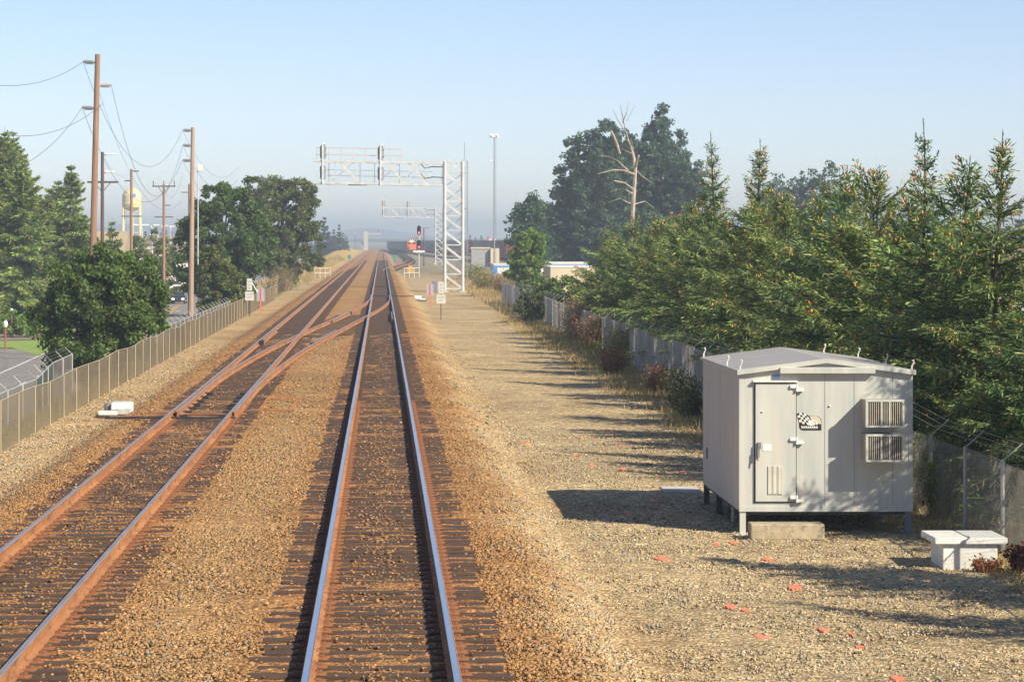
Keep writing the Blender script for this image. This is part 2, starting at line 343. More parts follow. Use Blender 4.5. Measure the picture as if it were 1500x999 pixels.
# driveway, lawns left of the road
def sheet(name, pts, z, m): 
    return tag(MB().poly([(x, y, z) for x, y in pts], [tuple(range(len(pts)))]) or None, kind='structure')
def flat(name, pts, z, m):
    q = MB(); q.poly([(x, y, z) for x, y in pts], [tuple(range(len(pts)))]); return tag(q.build(name, m), kind='structure')
M['lawn'] = pm('lawn_grass', (.24,.35,.05), (.16,.25,.04), 1.2, .95, bump=.8, c3=(.3,.28,.08), scale3=.5)
flat('driveway', [(-24,168),(-23.4,186),(-27.5,200),(-60,214),(-60,196),(-34,183)], -3.785, M['asphalt'])
flat('sidewalk', [(-25.5,221),(-27.2,240),(-33,246),(-60,232),(-60,222),(-36,214)], -3.78, pm('warm_path', (.25,.18,.14), (.2,.15,.12), 1, .9))
flat('lawn', [(-24.2,188),(-25.8,219),(-34,214),(-60,221),(-60,216),(-28,202)], -3.776, M['lawn'])
flat('lawn', [(-24.6,160),(-24.2,168),(-34,182),(-60,194),(-60,150)], -3.774, M['lawn'])
flat('lawn', [(-27.4,241),(-28,262),(-60,270),(-60,233),(-33,247)], -3.772, M['lawn'])

# ------------------------------------------------------------------ rails, ties
def rail_mb(mb, pts, s=1.0, drop=0):
    prof = [(-.075,-.178),(.075,-.178),(.075,-.165),(.012,-.145),(.009,-.048),(.036,-.035),(.036,-.008),(.028,0),(-.028,0),(-.036,-.008),(-.036,-.035),(-.009,-.048),(-.012,-.145),(-.075,-.165)]
    n = len(prof); b = len(mb.v); m_ = len(pts)
    for i, p in enumerate(pts):
        d = Vector(pts[min(i+1, m_-1)])-Vector(pts[max(i-1, 0)]); d.normalize(); x = Vector((d.y, -d.x, 0))
        mb.v += [tuple(Vector(p)+x*(a*s)+Vector((0,0,c-drop))) for a, c in prof]
    for i in range(m_-1):
        for k in range(n):
            mb.f.append((b+i*n+k, b+i*n+(k+1)%n, b+(i+1)*n+(k+1)%n, b+(i+1)*n+k)); mb.mi.append(1 if k in (6,7,8) else 0)
    for e in (0, m_-1): mb.f.append(tuple(b+e*n+k for k in range(n))); mb.mi.append(0)
def rail(pts, parent, top='railtop', s=1.0, drop=0, name='rail'):
    q = MB(); rail_mb(q, pts, s, drop); return q.build(name, [M['rust'], M[top]], parent)
def tie_box(L=2.6, wd=.225, h=.16):
    q = MB(); q.box(-L/2, L/2, -wd/2, wd/2, -h, 0); return q
tie_meshes = []
for k in range(6):
    o_ = tie_box(2.6+.03*k).build('tie', M['tie'], bevel=0); 
    me = o_.data
    for v in me.vertices: v.co += Vector((random.uniform(-.02,.02), random.uniform(-.012,.012), random.uniform(-.006,.006)))
    tie_meshes.append(me); bpy.data.objects.remove(o_)
q = MB(); q.box(-.19, .19, -.095, .095, 0, .016)
for sx in (-.13, -.09, .09, .13): q.box(sx-.016, sx+.016, -.07+.1*(sx > 0), -.04+.1*(sx > 0), .016, .045)
o_ = q.build('tie_plate', M['rust_dark']); plate_me = o_.data; bpy.data.objects.remove(o_)
q = MB(); q.box(-.12, .12, -.17, -.125, .0, .03); o_ = q.build('rail_anchor', M['rust_dark']); bpy.data.objects.remove(o_)
TZ = -.196
def ties(parent, xc, y0, n, yend, ystart, spread=.5, skip=None, gauge=.76):
    y = y0
    for i in range(n):
        t = bpy.data.objects.new('tie', random.choice(tie_meshes)); C.objects.link(t); t.parent = parent
        big = random.random() < .03
        t.location = (xc+random.gauss(0, .035)+(.12 if big else 0), y+random.uniform(-.03, .03), TZ+random.uniform(-.008, .004)); t.rotation_euler = (0, random.gauss(0, .003), random.gauss(0, .006))
        for sx in (-1, 1):
            p = bpy.data.objects.new('tie_plate', plate_me); C.objects.link(p); p.parent = t
            p.location = (xc+sx*gauge-t.location.x, 0, .002)
        y += spread+random.uniform(-.012, .012)
    mb = MB(); yy = y
    while yy < yend:
        x = xc+random.gauss(0, .035); L = 1.3; z = TZ+random.uniform(-.008, .004)
        mb.box(x-L, x+L, yy-.11, yy+.11, z-.16, z); 
        if yy < 220:
            for sx in (-1, 1): mb.box(xc+sx*gauge-.19, xc+sx*gauge+.19, yy-.095, yy+.095, z, z+.018)
        yy += spread
    yy = y0-spread
    while yy > ystart: mb.box(xc-1.3, xc+1.3, yy-.11, yy+.11, TZ-.16, TZ); yy -= spread
    o = mb.build('tie', M['tie'], parent); tag(o, kind='stuff')
ymax = 1260
tr1 = empty('railway_track', (0, 0, 0), 0, 'main track with bright steel rails running straight ahead down the middle', 'railway track')
for sx in (-1, 1): rail([(sx*.755, y, 0) for y in (-20, 60, 140, 240, 500, ymax)], tr1)
ties(tr1, 0, 25.3, 100, 620, -5)
tr2 = empty('railway_track', (0, 0, 0), 0, 'left track with rusty sided rails running beside the mesh fence', 'railway track')
for sx in (-1, 1): rail([(-4.58+sx*.755, y, 0) for y in (-20, 60, 140, 240, 500, ymax)], tr2, 'railtop3')
ties(tr2, -4.58, 25.1, 100, 620, -5)
# crossover between them
def xc_(y):
    A, S, L1, L2 = .00046, .0478, 52, 43.7
    if y < 67: return -4.58
    if y < 67+L1: return -4.58+A*(y-67)**2
    if y < 67+L1+L2: return -4.58+1.244+S*(y-67-L1)
    t = 67+2*L1+L2-y; return 0-A*max(t, 0)**2
cr = empty('crossover_track', (0, 0, 0), 0, 'crossover of rusty rails curving from the left track to the main track', 'railway track')
Ys = np.arange(68, 215, 2.0)
L_ = []; Rr = []
for y in Ys:
    xl, xr = xc_(y)-.755, xc_(y)+.755
    L_.append((max(xl, -5.335+.125) if y < 120 else min(xl, -.755-.085), y, 0))
    Rr.append((max(xr, -3.825+.078) if y < 120 else min(xr, .755-.12), y, 0))
rail(L_, cr, 'railtop3', 1, .004, 'stock_rail'); rail(Rr, cr, 'railtop3', 1, .004, 'stock_rail')
for xo, y0, y1, sl in ((-5.335+.14, 116, 131, 0), (.755-.14, 148, 164, 0)): rail([(xo+.05, y0, 0), (xo, y0+2, 0), (xo, y1-2, 0), (xo+.05, y1, 0)], cr, 'railtop2', .8, -.006, 'guard_rail')
rail([(xc_(y)+.755-.14, y, 0) for y in np.arange(114, 131, 2)], cr, 'railtop2', .8, -.006, 'guard_rail')
rail([(xc_(y)-.755+.14, y, 0) for y in np.arange(146, 163, 2)], cr, 'railtop2', .8, -.006, 'guard_rail')
for x_, y_ in ((-5.335+.14, 115.8), (xc_(114)+.755-.14, 113.6), (xc_(162)-.755+.14, 162.5), (.755-.14, 147.6)): MB().box(x_-.09, x_+.09, y_-.5, y_+.3, -.17, .012).build('end_block', M['black'], cr, bevel=.01)
for y0 in (121, 156):
    q = MB(); x0 = -3.83 if y0 < 130 else -.755
    q.prism([(x0-.10, y0-5), (x0+.02, y0-5), (x0+.16, y0+5), (x0-.02, y0+5)], 'z', -.15, -.02); q.build('frog', M['rust'], cr)
# long switch ties under the crossover
q = MB(); y = 119.0
while y < 163:
    xm = xc_(y); q.box(xm-1.45, xm+1.45, y-.11, y+.11, TZ-.17, TZ-.012); y += .52
tag(q.build('tie', M['tie'], cr), kind='stuff')
for y in (68.3, 69.9, 71.5, 73.1, 74.7, 76.6, 78.5):
    for x0 in (-5.335, -3.825):
        MB().box(x0+.09 if x0 < -5 else x0-.34, x0+.36 if x0 < -5 else x0-.10, y-.12, y+.12, -.19, -.13).build('slide_plate', M['black'], cr)
MB().box(-7.0, -3.7, 67.3, 67.42, -.17, -.12).build('throw_rod', M['black'], cr)
MB().box(-.9, 2.6, 215.6, 215.8, -.17, -.11).build('throw_rod', M['black'], cr)
MB().tube([(-7, 68.6, -.2), (-5.2, 69.2, -.17), (-3.5, 69.2, -.17)], .03).build('throw_rod', M['rust_dark'], cr)
# yard track curving off to the right
yt = empty('railway_track', (0, 0, 0), 0, 'distant yard track curving away to the right of the main track', 'railway track')
yd = [(X_(px, Y), Y) for px, Y in ((566,400),(571,430),(580,470),(592,510),(600,548),(600,640),(595,760),(588,900),(581,1100),(576,1260))]
yY = np.arange(400, 1260, 12.0); yX = np.interp(yY, [p[1] for p in yd], [p[0] for p in yd]); yX = np.convolve(np.pad(yX, 3, 'edge'), np.ones(7)/7, 'valid')
for sx in (-1, 1): rail([(x+sx*.755, y, -.05) for x, y in zip(yX, yY)], yt, 'railtop2')
q = MB()
for y in np.arange(402, 1250, 1.0): x = float(np.interp(y, yY, yX)); q.box(x-1.3, x+1.3, y-.15, y+.15, -.4, -.235)
tag(q.build('tie', M['tie'], yt), kind='stuff')

# ------------------------------------------------------------------ stones
def stones(name, N, xr, yr, smin, smax, colf, accept, zoff=0, label=None):
    x = rng.uniform(*xr, N*3); y = yr[0]+(yr[1]-yr[0])*rng.power(1.0, N*3)
    k = accept(x, y); x, y = x[k][:N], y[k][:N]; N = len(x)
    s = rng.uniform(smin, smax, N)*rng.lognormal(0, .18, N)
    B = np.array([(-1,-1,-1),(1,-1,-1),(1,1,-1),(-1,1,-1),(-1,-1,1),(1,-1,1),(1,1,1),(-1,1,1)], float)*.5
    P = B[None]*(1+rng.uniform(-.45, .25, (N, 8, 1)))*rng.uniform(.6, 1.15, (N, 1, 3))+rng.normal(0, .07, (N, 8, 3))
    a, bb = rng.uniform(0, 6.28, N), rng.normal(0, .6, N)
    ca, sa, cb, sb = np.cos(a), np.sin(a), np.cos(bb), np.sin(bb)
    X1 = P[..., 0]*cb[:, None]+P[..., 2]*sb[:, None]; Z1 = -P[..., 0]*sb[:, None]+P[..., 2]*cb[:, None]; Y1 = P[..., 1]
    X2 = X1*ca[:, None]-Y1*sa[:, None]; Y2 = X1*sa[:, None]+Y1*ca[:, None]
    z0 = gz(x, y)
    dtrk = np.minimum(np.abs(x), np.abs(x+4.58)); z0 = np.where(dtrk < 1.3, TZ+.004+rng.uniform(-.022, .0, N), z0)
    V = np.stack([X2*s[:, None]+x[:, None], Y2*s[:, None]+y[:, None], Z1*s[:, None]*.75+z0[:, None]+s[:, None]*.13+zoff], -1).reshape(-1, 3)
    Fb = np.array([(0,3,2,1),(4,5,6,7),(0,1,5,4),(1,2,6,5),(2,3,7,6),(3,0,4,7)])
    Fc = (Fb[None]+np.arange(N)[:, None, None]*8).reshape(-1, 4)
    c = colf(x, y)*np.where(dtrk < 1.35, 1.1, 1.0)[:, None]; t = rng.choice([.32,.72,.9,1.0,1.15,1.35,1.7], N, p=[.08,.16,.25,.25,.17,.07,.02])[:, None]
    c = np.clip(c*t, 0, .8); gre = rng.random(N)[:, None] < np.where((x < 2.2) & (x > -7), .07, .2)[:, None]; c = np.where(gre, c.mean(1, keepdims=True)*np.array([[1.08,1,.84]]), c)
    o = fast(name, V, Fc, M['stone'], cols=np.repeat(c, 8, 0)); tag(o, 'loose stones of the track ballast and the gravel shoulder', None, None, 'stuff'); return o
def inview(x, y): px = VX+x*F/y; return (px > -30) & (px < 1530)
def acc_track(x, y):
    d = np.minimum(np.abs(x), np.abs(x+4.58)); k = inview(x, y)
    ra = (d > .60) & (d < .98)
    p = np.where(d < .62, np.exp(-(d/.40)**2)*.20+.012, np.where(d < 1.35, .04+.08*(x < -3)*(d > .9), 1.0))
    return k & ~ra & (rng.random(len(x)) < p)
stones('ballast', 80000, (-8.7, 3.0), (24, 66), .018, .042, gcolour, acc_track)
stones('ballast', 22000, (-9, 3.4), (64, 125), .025, .05, gcolour, acc_track)
stones('gravel', 42000, (2.6, 9.7), (25, 70), (.014), .036, gcolour, lambda x, y: inview(x, y) & (rng.random(len(x)) < .8))
# ------------------------------------------------------------------ vegetation generators
def leaf_quads(P, D, U, L, Wd):
    "quads: centre P, long axis D, side axis U, half sizes"
    a = D*L[:, None]; b_ = U*Wd[:, None]
    V = np.stack([P-a, P-a*.1+b_, P+a, P-a*.1-b_], 1).reshape(-1, 3)
    return V, np.arange(len(V)).reshape(-1, 4)
def rdir(n, up=0):
    v = rng.normal(0, 1, (n, 3)); v[:, 2] += up; return v/np.linalg.norm(v, axis=1, keepdims=True)
def perp(D): 
    v = np.cross(D, rdir(len(D))); return v/np.maximum(np.linalg.norm(v, axis=1, keepdims=True), 1e-6)
def varied(c, n, hue=.12, val=.25):
    c = np.array(c)[None]*np.exp(rng.normal(0, val, (n, 1))); c = c*np.exp(rng.normal(0, hue, (n, 3))*np.array([[1,.4,1.0]])); return np.clip(c, .004, .8)
def broadleaf(name, lobes, nclump, nleaf, leaf, col, trunk, col2=None, clumpr=.55, limbs=True, label=None, cat='tree', group=None, loc=(0,0,0), bark='bark', flat_=.8, crown='crown'):
    """lobes: (x,y,z,rx,ry,rz) in local coords; leaf clumps spread on and inside each lobe; trunk: (h, r)"""
    root = empty(name, loc, 0, label, cat, group)
    V = []; Cc = []; cen = []
    vol = np.array([l[3]*l[4]+l[3]*l[5] for l in lobes]); share = (vol/vol.sum()*nclump).astype(int)+1
    for (x, y, z, a, b_, c), k in zip(lobes, share):
        d = rdir(k); r = rng.uniform(.35, 1.0, k)**.55; r = r*(1+.16*np.sin(d[:, 0]*5+x)*np.cos(d[:, 2]*6+y)+rng.normal(0, .05, k))
        cen.append(np.stack([x+d[:, 0]*a*r, y+d[:, 1]*b_*r, z+d[:, 2]*c*r], 1))
    cen = np.concatenate(cen); per = max(4, nleaf//len(cen))
    cr_ = clumpr*rng.uniform(.5, 1.25, len(cen)); tone = rng.normal(0, .2, len(cen))
    P = np.repeat(cen, per, 0)+rdir(len(cen)*per)*(rng.random((len(cen)*per, 1))**.5)*np.repeat(cr_, per)[:, None]*np.array([[1,1,flat_]])
    n_ = len(P); D = rdir(n_, -.25); U = perp(D); sz = leaf*rng.uniform(.6, 1.3, n_)
    V, Fc = leaf_quads(P, D, U, sz, sz*.62)
    col = tuple(1.28*q_ for q_ in col); c = varied(col, n_, .10, .16)*np.exp(np.repeat(tone, per))[:, None]
    if col2 is not None:
        k = rng.random(n_) < .16; c[k] = varied(col2, k.sum(), .1, .2)
    fast(crown, V, Fc, M['leaf'], root, np.repeat(c, 4, 0))
    h, r = trunk; q = MB()
    q.tube([(0, 0, -.4), (0, 0, h*.3), (r*.5, 0, h*.7), (0, r*.4, h)], [r*1.25, r, r*.75, r*.4], 8)
    if limbs:
        for i in rng.choice(len(cen), min(26, len(cen)), replace=False):
            t = rng.uniform(.35, .95); p0 = Vector((0, 0, h*t)); p1 = Vector(cen[i]); mid = p0.lerp(p1, .5)+Vector((0, 0, .15*h*.3))
            q.tube([p0, mid, p1], [r*.45*(1-t*.5), r*.28, r*.08], 5)
    q.build('trunk', M[bark], root); return root
def conifer(name, H, Rb, col, droop=.25, dens=1.0, leader=1.2, z0=.35, cones=0, curve=.85, twig=.2, tipcol=None, label=None, group=None, loc=(0,0,0), cat='tree', gap=.27, asc=.7, thin=.034, spire=0):
    root = empty(name, loc, 0, label, cat, group); q = MB()
    lean = rng.normal(0, .03, 2)
    ax = lambda z: np.array([lean[0]*z*z/H+.05*math.sin(z*1.1), lean[1]*z*z/H+.04*math.cos(z*.9), z])
    r0 = .011*H+.02
    q.tube([Vector(ax(max(H*t, -.3) if t > 0 else 0))-(Vector((0,0,.4)) if t == 0 else Vector()) for t in (0,.2,.4,.6,.8,.93,1)], [r0,r0*.85,r0*.65,r0*.45,r0*.24,r0*.12,.008], 7)
    TP, TD, TL, TC, TW = [], [], [], [], []; cone = []
    z = z0
    while z < H-leader*.25:
        t = (z-z0)/(H-z0); prof = (1-t)**curve*(1-.25*max(0, .25-t)/.25)
        if spire: prof = (.26+.74*max(0, 1-t/spire)**.5)*(1-.2*max(0, .2-t)/.2) if t < spire else .03+.23*(1-(t-spire)/(1-spire))**.8
        Rr_ = Rb*prof
        if z > H-leader: Rr_ = max(Rr_*.75, .30)
        nb = int(rng.integers(5, 8)) if t < (spire or .72) else int(rng.integers(4, 7)); a0 = rng.uniform(0, 6.28)
        for k in range(nb):
            L = Rr_*rng.uniform(.5, 1.25)+.05; a = a0+k*6.283/nb+rng.normal(0, .25)
            el = (asc+.35*(t > .75))*t**1.3-droop*(1-t)+rng.normal(0, .12)
            d = np.array([math.cos(a)*math.cos(el), math.sin(a)*math.cos(el), math.sin(el)])
            side = np.array([-math.sin(a), math.cos(a), 0]); p0 = ax(z)
            m_ = max(4, int(L/.062*dens)); s = np.linspace(.12 if t < .75 else .05, 1, m_)*L
            sag = -droop*.6*(s/L)**2*L*(1-t)+(.10*L*(s/L)**3 if t > .3 else 0)
            Pp = p0[None]+d[None]*s[:, None]; Pp[:, 2] += sag
            if L > .4: q.tube([Vector(p0), Vector(Pp[m_//2]), Vector(Pp[-1])], [.008+.012*L, .006+.005*L, .004], 4, cap=False)
            bt = rng.normal(0, .26)
            for sgn in (-1, 1, 0, 2):
                keep = rng.random(m_) < (.95 if sgn in (-1, 1) else .7)
                tl = np.clip(.55*(L-s)+twig*.6, twig*.5, twig*2.3)*rng.uniform(.6, 1.2, m_)
                if sgn == 0: dd = d[None]*.8+rng.normal(0, .25, (m_, 3))+np.array([[0,0,.25]]); tl = tl*.7
                elif sgn == 2: dd = d[None]*.45+np.array([[0,0,-.75]])+rng.normal(0, .25, (m_, 3)); tl = tl*.75
                else: dd = d[None]*.75+side[None]*sgn*.8+np.array([[0,0,-.12-droop*.3]])+rng.normal(0, .2, (m_, 3))
                dd = dd/np.linalg.norm(dd, axis=1, keepdims=True)
                for half in (0, 1):
                    pc = Pp+dd*(tl*(.28+.5*half))[:, None]+rng.normal(0, .02, (m_, 3))
                    TP.append(pc[keep]); TD.append(dd[keep]); TL.append(tl[keep]*.36); TW.append(np.full(keep.sum(), thin*.5)*rng.uniform(.7, 1.3, keep.sum()))
                    cc = varied(col, keep.sum(), .08, .18)*math.exp(bt)
                    if tipcol is not None:
                        tipk = (s[keep] > L*.72) & (rng.random(keep.sum()) < .55) | (rng.random(keep.sum()) < .07); cc[tipk] = varied(tipcol, tipk.sum(), .12, .25)
                    TC.append(cc)
            if cones and t > .08 and rng.random() < cones:
                for _ in range(int(rng.integers(1, 5))):
                    i = rng.integers(m_//2, m_); cone.append(Pp[i]+rng.normal(0, .07, 3)+np.array([0, 0, -.06]))
        z += gap*rng.uniform(.75, 1.25)*(1+.3*(t > .7))
    # leader needles
    m_ = int(leader/.05); zz = np.linspace(H-leader, H, m_); Pl = np.array([ax(q_) for q_ in zz]); dd = rdir(m_, 1.3)
    TP.append(Pl+dd*.03); TD.append(dd); TL.append(np.full(m_, .05)); TW.append(np.full(m_, .014)); TC.append(varied(col, m_))
    P, D, L, Wd, c = map(np.concatenate, (TP, TD, TL, TW, TC)); U = perp(D)
    V, Fc = leaf_quads(P, D, U, L, Wd)
    fast('foliage', V, Fc, M['needle'], root, np.repeat(c, 4, 0)); q.build('trunk', M['bark'], root)
    if cone:
        Pc = np.array(cone); nC = len(Pc); ring = np.array([(0,0,.5),(1,0,.1),(0,1,.1),(-1,0,.1),(0,-1,.1),(0,0,-.5)])*np.array([[.022,.022,.10]])
        V = (Pc[:, None]+ring[None]*rng.uniform(.8, 1.3, (nC, 1, 1))).reshape(-1, 3)
        Ft = np.array([(0,1,2),(0,2,3),(0,3,4),(0,4,1),(5,2,1),(5,3,2),(5,4,3),(5,1,4)])
        o_ = fast('cones', V, (Ft[None]+np.arange(nC)[:, None, None]*6).reshape(-1, 3), M['stone'], root, np.repeat(varied((.62,.24,.08), nC, .15, .3), 6, 0)); tag(o_, kind='stuff')
    return root
def shrub(name, r, h, nst, nleaf, leaf, col, stemcol, label, loc, cat='shrub', spread=.5, group=None, flowers=None):
    root = empty(name, loc, 0, label, cat, group)
    q = []; tips = []
    a = rng.uniform(0, 6.28, nst); rr = rng.uniform(0, r*.5, nst); b0 = np.stack([np.cos(a)*rr, np.sin(a)*rr, np.zeros(nst)], 1)
    out = rdir(nst)*np.array([[r*spread, r*spread, 0]]); hh = h*rng.uniform(.5, 1.05, nst)
    V = []; cols = []
    for sgm in range(4):
        t0, t1 = sgm/4, (sgm+1)/4
        p0 = b0+out*t0**1.5+np.array([[0,0,1]])*hh[:, None]*t0; p1 = b0+out*t1**1.5+np.array([[0,0,1]])*hh[:, None]*t1
        wv = np.array([[.012*(1.1-t0), 0, 0]]); V.append(np.stack([p0-wv, p0+wv, p1+wv, p1-wv], 1).reshape(-1, 3)); cols.append(np.repeat(varied(stemcol, nst), 4, 0))
        tips.append((p0+p1)/2)
    V = np.concatenate(V); fast('stems', V, np.arange(len(V)).reshape(-1, 4), M['dry'], root, np.concatenate(cols))
    tp = np.concatenate(tips[1:]+[b0+out+np.array([[0,0,1]])*hh[:, None]])
    P = tp[rng.integers(0, len(tp), nleaf)]+rng.normal(0, r*.13, (nleaf, 3)); P[:, 2] = np.maximum(P[:, 2], .02)
    D = rdir(nleaf, .2); U = perp(D); sz = leaf*rng.uniform(.5, 1.3, nleaf); V, Fc = leaf_quads(P, D, U, sz, sz*.5)
    fast('foliage', V, Fc, M['leaf'], root, np.repeat(varied(col, nleaf, .12, .3), 4, 0))
    if flowers:
        k = rng.integers(0, nst, flowers); P = (b0+out+np.array([[0,0,1]])*hh[:, None])[k]+rng.normal(0, r*.08, (flowers, 3)); D = rdir(flowers, .5); sz = np.full(flowers, .035)
        V, Fc = leaf_quads(P, D, perp(D), sz, sz); fast('flowers', V, Fc, M['leaf'], root, np.repeat(varied((.75,.66,.42), flowers, .05, .1), 4, 0))['kind'] = 'stuff'
    return root
def g0(x, y): return float(gz(x, y))
# ------------------------------------------------------------------ equipment shed
ZG = -.6
sh = empty('equipment_shed', (7.48, 44.8, ZG), 0, 'grey metal equipment shed raised on legs, with a locked door and two air conditioners', 'shed')
def lx(px): return (px-1210.5)/87
def lz(py): return 4.93-(py-353)/87
HW, LEN, FZ, EZ, RZ = 1.445, 5.1, .39, 2.71, 2.88
MB().prism([(-HW,FZ),(HW,FZ),(HW,EZ),(0,RZ),(-HW,EZ)], 'y', 0, LEN).build('wall', [M['alu']], sh)
q = MB()
for x in (-HW-.004, ): 
    for i in range(17): y = .3*i+.12; q.box(x-.008, x+.003, y, y+.04, FZ+.02, EZ-.05)
q.box(-HW-.006, -HW+.003, .0, LEN, FZ, EZ); q.build('side_panel', M['alu_side'], sh)
q = MB(); e = .05
for sx in (-1, 1):
    p = [(sx*(HW+e), EZ-.01), (0, RZ+.02), (0, RZ+.06), (sx*(HW+e), EZ+.04)]
    q.prism(p if sx > 0 else p[::-1], 'y', -.07, LEN+.07)
    for i in range(9): 
        y = .05+i*.62; q.poly([(sx*.02, y, RZ+.062), (sx*(HW+e), y, EZ+.042), (sx*(HW+e), y+.04, EZ+.042), (sx*.02, y+.04, RZ+.062), (sx*.02, y+.02, RZ+.066), (sx*(HW+e), y+.02, EZ+.046)], [(0,1,5,4),(3,2,5,4)])
rf = q.build('roof', M['alu_roof'], sh)
q = MB()
for sx in (-1, 1): 
    p = [(sx*(HW+.055), EZ-.03), (0, RZ+.0), (0, RZ+.075), (sx*(HW+.055), EZ+.055)]
    q.prism(p if sx > 0 else p[::-1], 'y', -.095, -.072)
q.build('fascia', M['alu'], sh)
MB().box(lx(1142), lx(1281), -.13, -.001, lz(546.5), lz(537.5)).build('beam_cover', M['alu'], sh, bevel=.006)
# panel seams, bottom rail, corner posts
q = MB()
for px in (1209, 1252, 1308): q.box(lx(px)-.003, lx(px)+.003, -.004, .002, FZ+.08, EZ)
q.build('panel_seam', M['bluegrey'], sh)
MB().box(-HW-.012, HW+.012, -.014, .001, FZ-.01, FZ+.075).build('bottom_rail', M['alu'], sh)
q = MB(); q.box(-HW-.016, -HW+.05, -.011, .05, FZ, EZ); q.box(HW-.05, HW+.016, -.011, .05, FZ, EZ); q.build('corner_trim', M['alu'], sh)
d0, d1, db, dt = lx(1107), lx(1166), lz(734), lz(561)
MB().box(d0-.018, d1+.018, -.008, .001, db-.018, dt+.018).build('door_gap', M['seam'], sh)
dr = MB().box(d0, d1, -.045, -.009, db, dt).build('door', M['alu'], sh, bevel=.006)
q = MB(); q.box(d0-.04, d1+.02, -.085, -.002, dt+.02, dt+.045); q.build('drip_cap', M['white'], sh)
for py in (568, 645, 730):
    q = MB(); z = lz(py)
    q.box(d1-.10, d1+.02, -.085, -.045, z-.0, z+.05); q.box(d1+.0, d1+.13, -.075, -.0, z-.055, z-.01); q.tube([(d1+.01,-.08,z-.06),(d1+.01,-.08,z+.06)], .018, 8)
    q.build('hinge', M['white'], sh, bevel=.004)
q = MB(); z = lz(655); q.box(d0+.03, d0+.09, -.10, -.046, z-.02, z+.09); q.box(d0+.02, d0+.06, -.115, -.05, z-.16, z-.02); q.tube([(d0+.03,-.10,z-.05),(d0+.03,-.12,z-.22)], .014, 6); q.build('padlock_hasp', M['bluegrey'], dr, bevel=.004)
MB().box(lx(1118), lx(1130), -.052, -.0455, lz(660), lz(650.5)).build('notice_plate', M['white'], dr)
lv = MB(); v0, v1 = lx(1124.5), lx(1147); wv = (v1-v0)/3
for i in range(3):
    a_ = v0+i*wv; lv.box(a_+.006, a_+wv-.02, -.062, -.046, lz(723), lz(682)); lv.box(a_+wv-.022, a_+wv-.008, -.066, -.046, lz(723), lz(682))
lv.build('louvre', M['signface'], dr, bevel=.003)
MB().lathe([(.0,.012),(.018,.012),(.018,0),(0,0)], (0,0,0), 10).build('rivet', M['white'], dr, loc=(lx(1117), -.055, lz(603)))
MB().lathe([(.0,.02),(.018,.02),(.018,0),(0,0)], (0,0,0), 10).build('rivet', M['white'], sh, loc=(lx(1216), -.012, lz(595)))
q = MB(); q.box(lx(1133), lx(1143), -.008, -.001, lz(551), lz(548.3)); q.build('blue_label', M['blue'], sh)
q = MB(); q.box(lx(1133), lx(1143), -.007, -.001, lz(555), lz(551.3)); q.build('pale_label', pm('pale_blue_label', (.35,.42,.55)), sh)
# sticker: black rounded panel, waving checkered flag, white lettering blur, cream patch
st = MB(); s0, s1, t0, t1 = lx(1171.5), lx(1204), lz(630), lz(609); pts = []
for cx, cz, a0 in ((s0+.07, t0+.07, 180), (s1-.01, t0+.01, 270), (s1-.09, t1-.09, 0), (s0+.03, t1-.03, 90)):
    rr = {180: .07, 270: .01, 0: .09, 90: .03}[a0]
    for k in range(6): a = R(a0+k*18); pts.append((cx+rr*math.cos(a), cz+rr*math.sin(a)))
st.prism(pts, 'y', -.006, -.001); stk = st.build('sticker', M['black'], sh)
q = MB(); cr8 = [(s1-.20, t1-.005), (s1-.09, t1-.002), (s1-.03, t1-.03), (s1-.008, t1-.09), (s1-.008, t1-.14), (s1-.16, t1-.10)]
q.prism(cr8, 'y', -.009, -.0065); q.build('sticker_patch', pm('cream_patch', (.62,.54,.42), (.5,.45,.38), 12), stk)
qw = MB(); qb = MB(); fx0, fz0 = s0-.04, t1+.035
def fl(u, v): return (fx0+u*.19+v*.055, -.0, fz0-.19*v+.03*math.sin(u*3.0+.3)-.02*u)
for i in range(5):
    for j in range(5):
        p = [fl((i+a)/5, (j+b)/5) for a, b in ((0,0),(1,0),(1,1),(0,1))]; t = qw if (i+j) % 2 else qb
        y = -.0115; t.poly([(a[0], y, a[2]) for a in p]+[(a[0], y+.002, a[2]) for a in p], [(0,1,2,3),(7,6,5,4),(0,4,5,1),(1,5,6,2),(2,6,7,3),(3,7,4,0)])
qw.build('flag_square_white', M['white'], stk); qb.build('flag_square_black', M['black'], stk)
q = MB()
def blob(cx, cz, rx_, rz_, y=-.0125, rot=0, n=10):
    pts = [(cx+rx_*math.cos(2*PI*k/n)*math.cos(rot)-rz_*math.sin(2*PI*k/n)*math.sin(rot), cz+rx_*math.cos(2*PI*k/n)*math.sin(rot)+rz_*math.sin(2*PI*k/n)*math.cos(rot)) for k in range(n)]; q.prism(pts, 'y', y, y+.003)
for cx, cz, a, b_, r_ in ((s0+.20,t0+.135,.035,.028,0),(s0+.235,t0+.105,.03,.02,.6),(s0+.19,t0+.10,.028,.02,-.4),(s0+.29,t0+.11,.022,.016,0),(s0+.17,t0+.165,.02,.012,.5),(s0+.235,t0+.165,.02,.013,-.5)): blob(cx, cz, a, b_, -.0125-.0004*random.random(), r_)
x = s0+.035
for ch, wd in (('a',.03),('b',.03),('c',.032),('d',.028),('e',.026),('f',.03),('g',.028),('h',.03)):
    q.box(x, x+wd*.30, -.0155, -.0125, t0+.03, t0+.072+.008*random.random()); q.box(x+wd*.30, x+wd*.85, -.0155, -.0125, t0+.048, t0+.066); q.box(x+wd*.62, x+wd*.86, -.0162, -.0126, t0+.028, t0+.06); x += wd+.006
q.build('lettering', M['white'], stk)
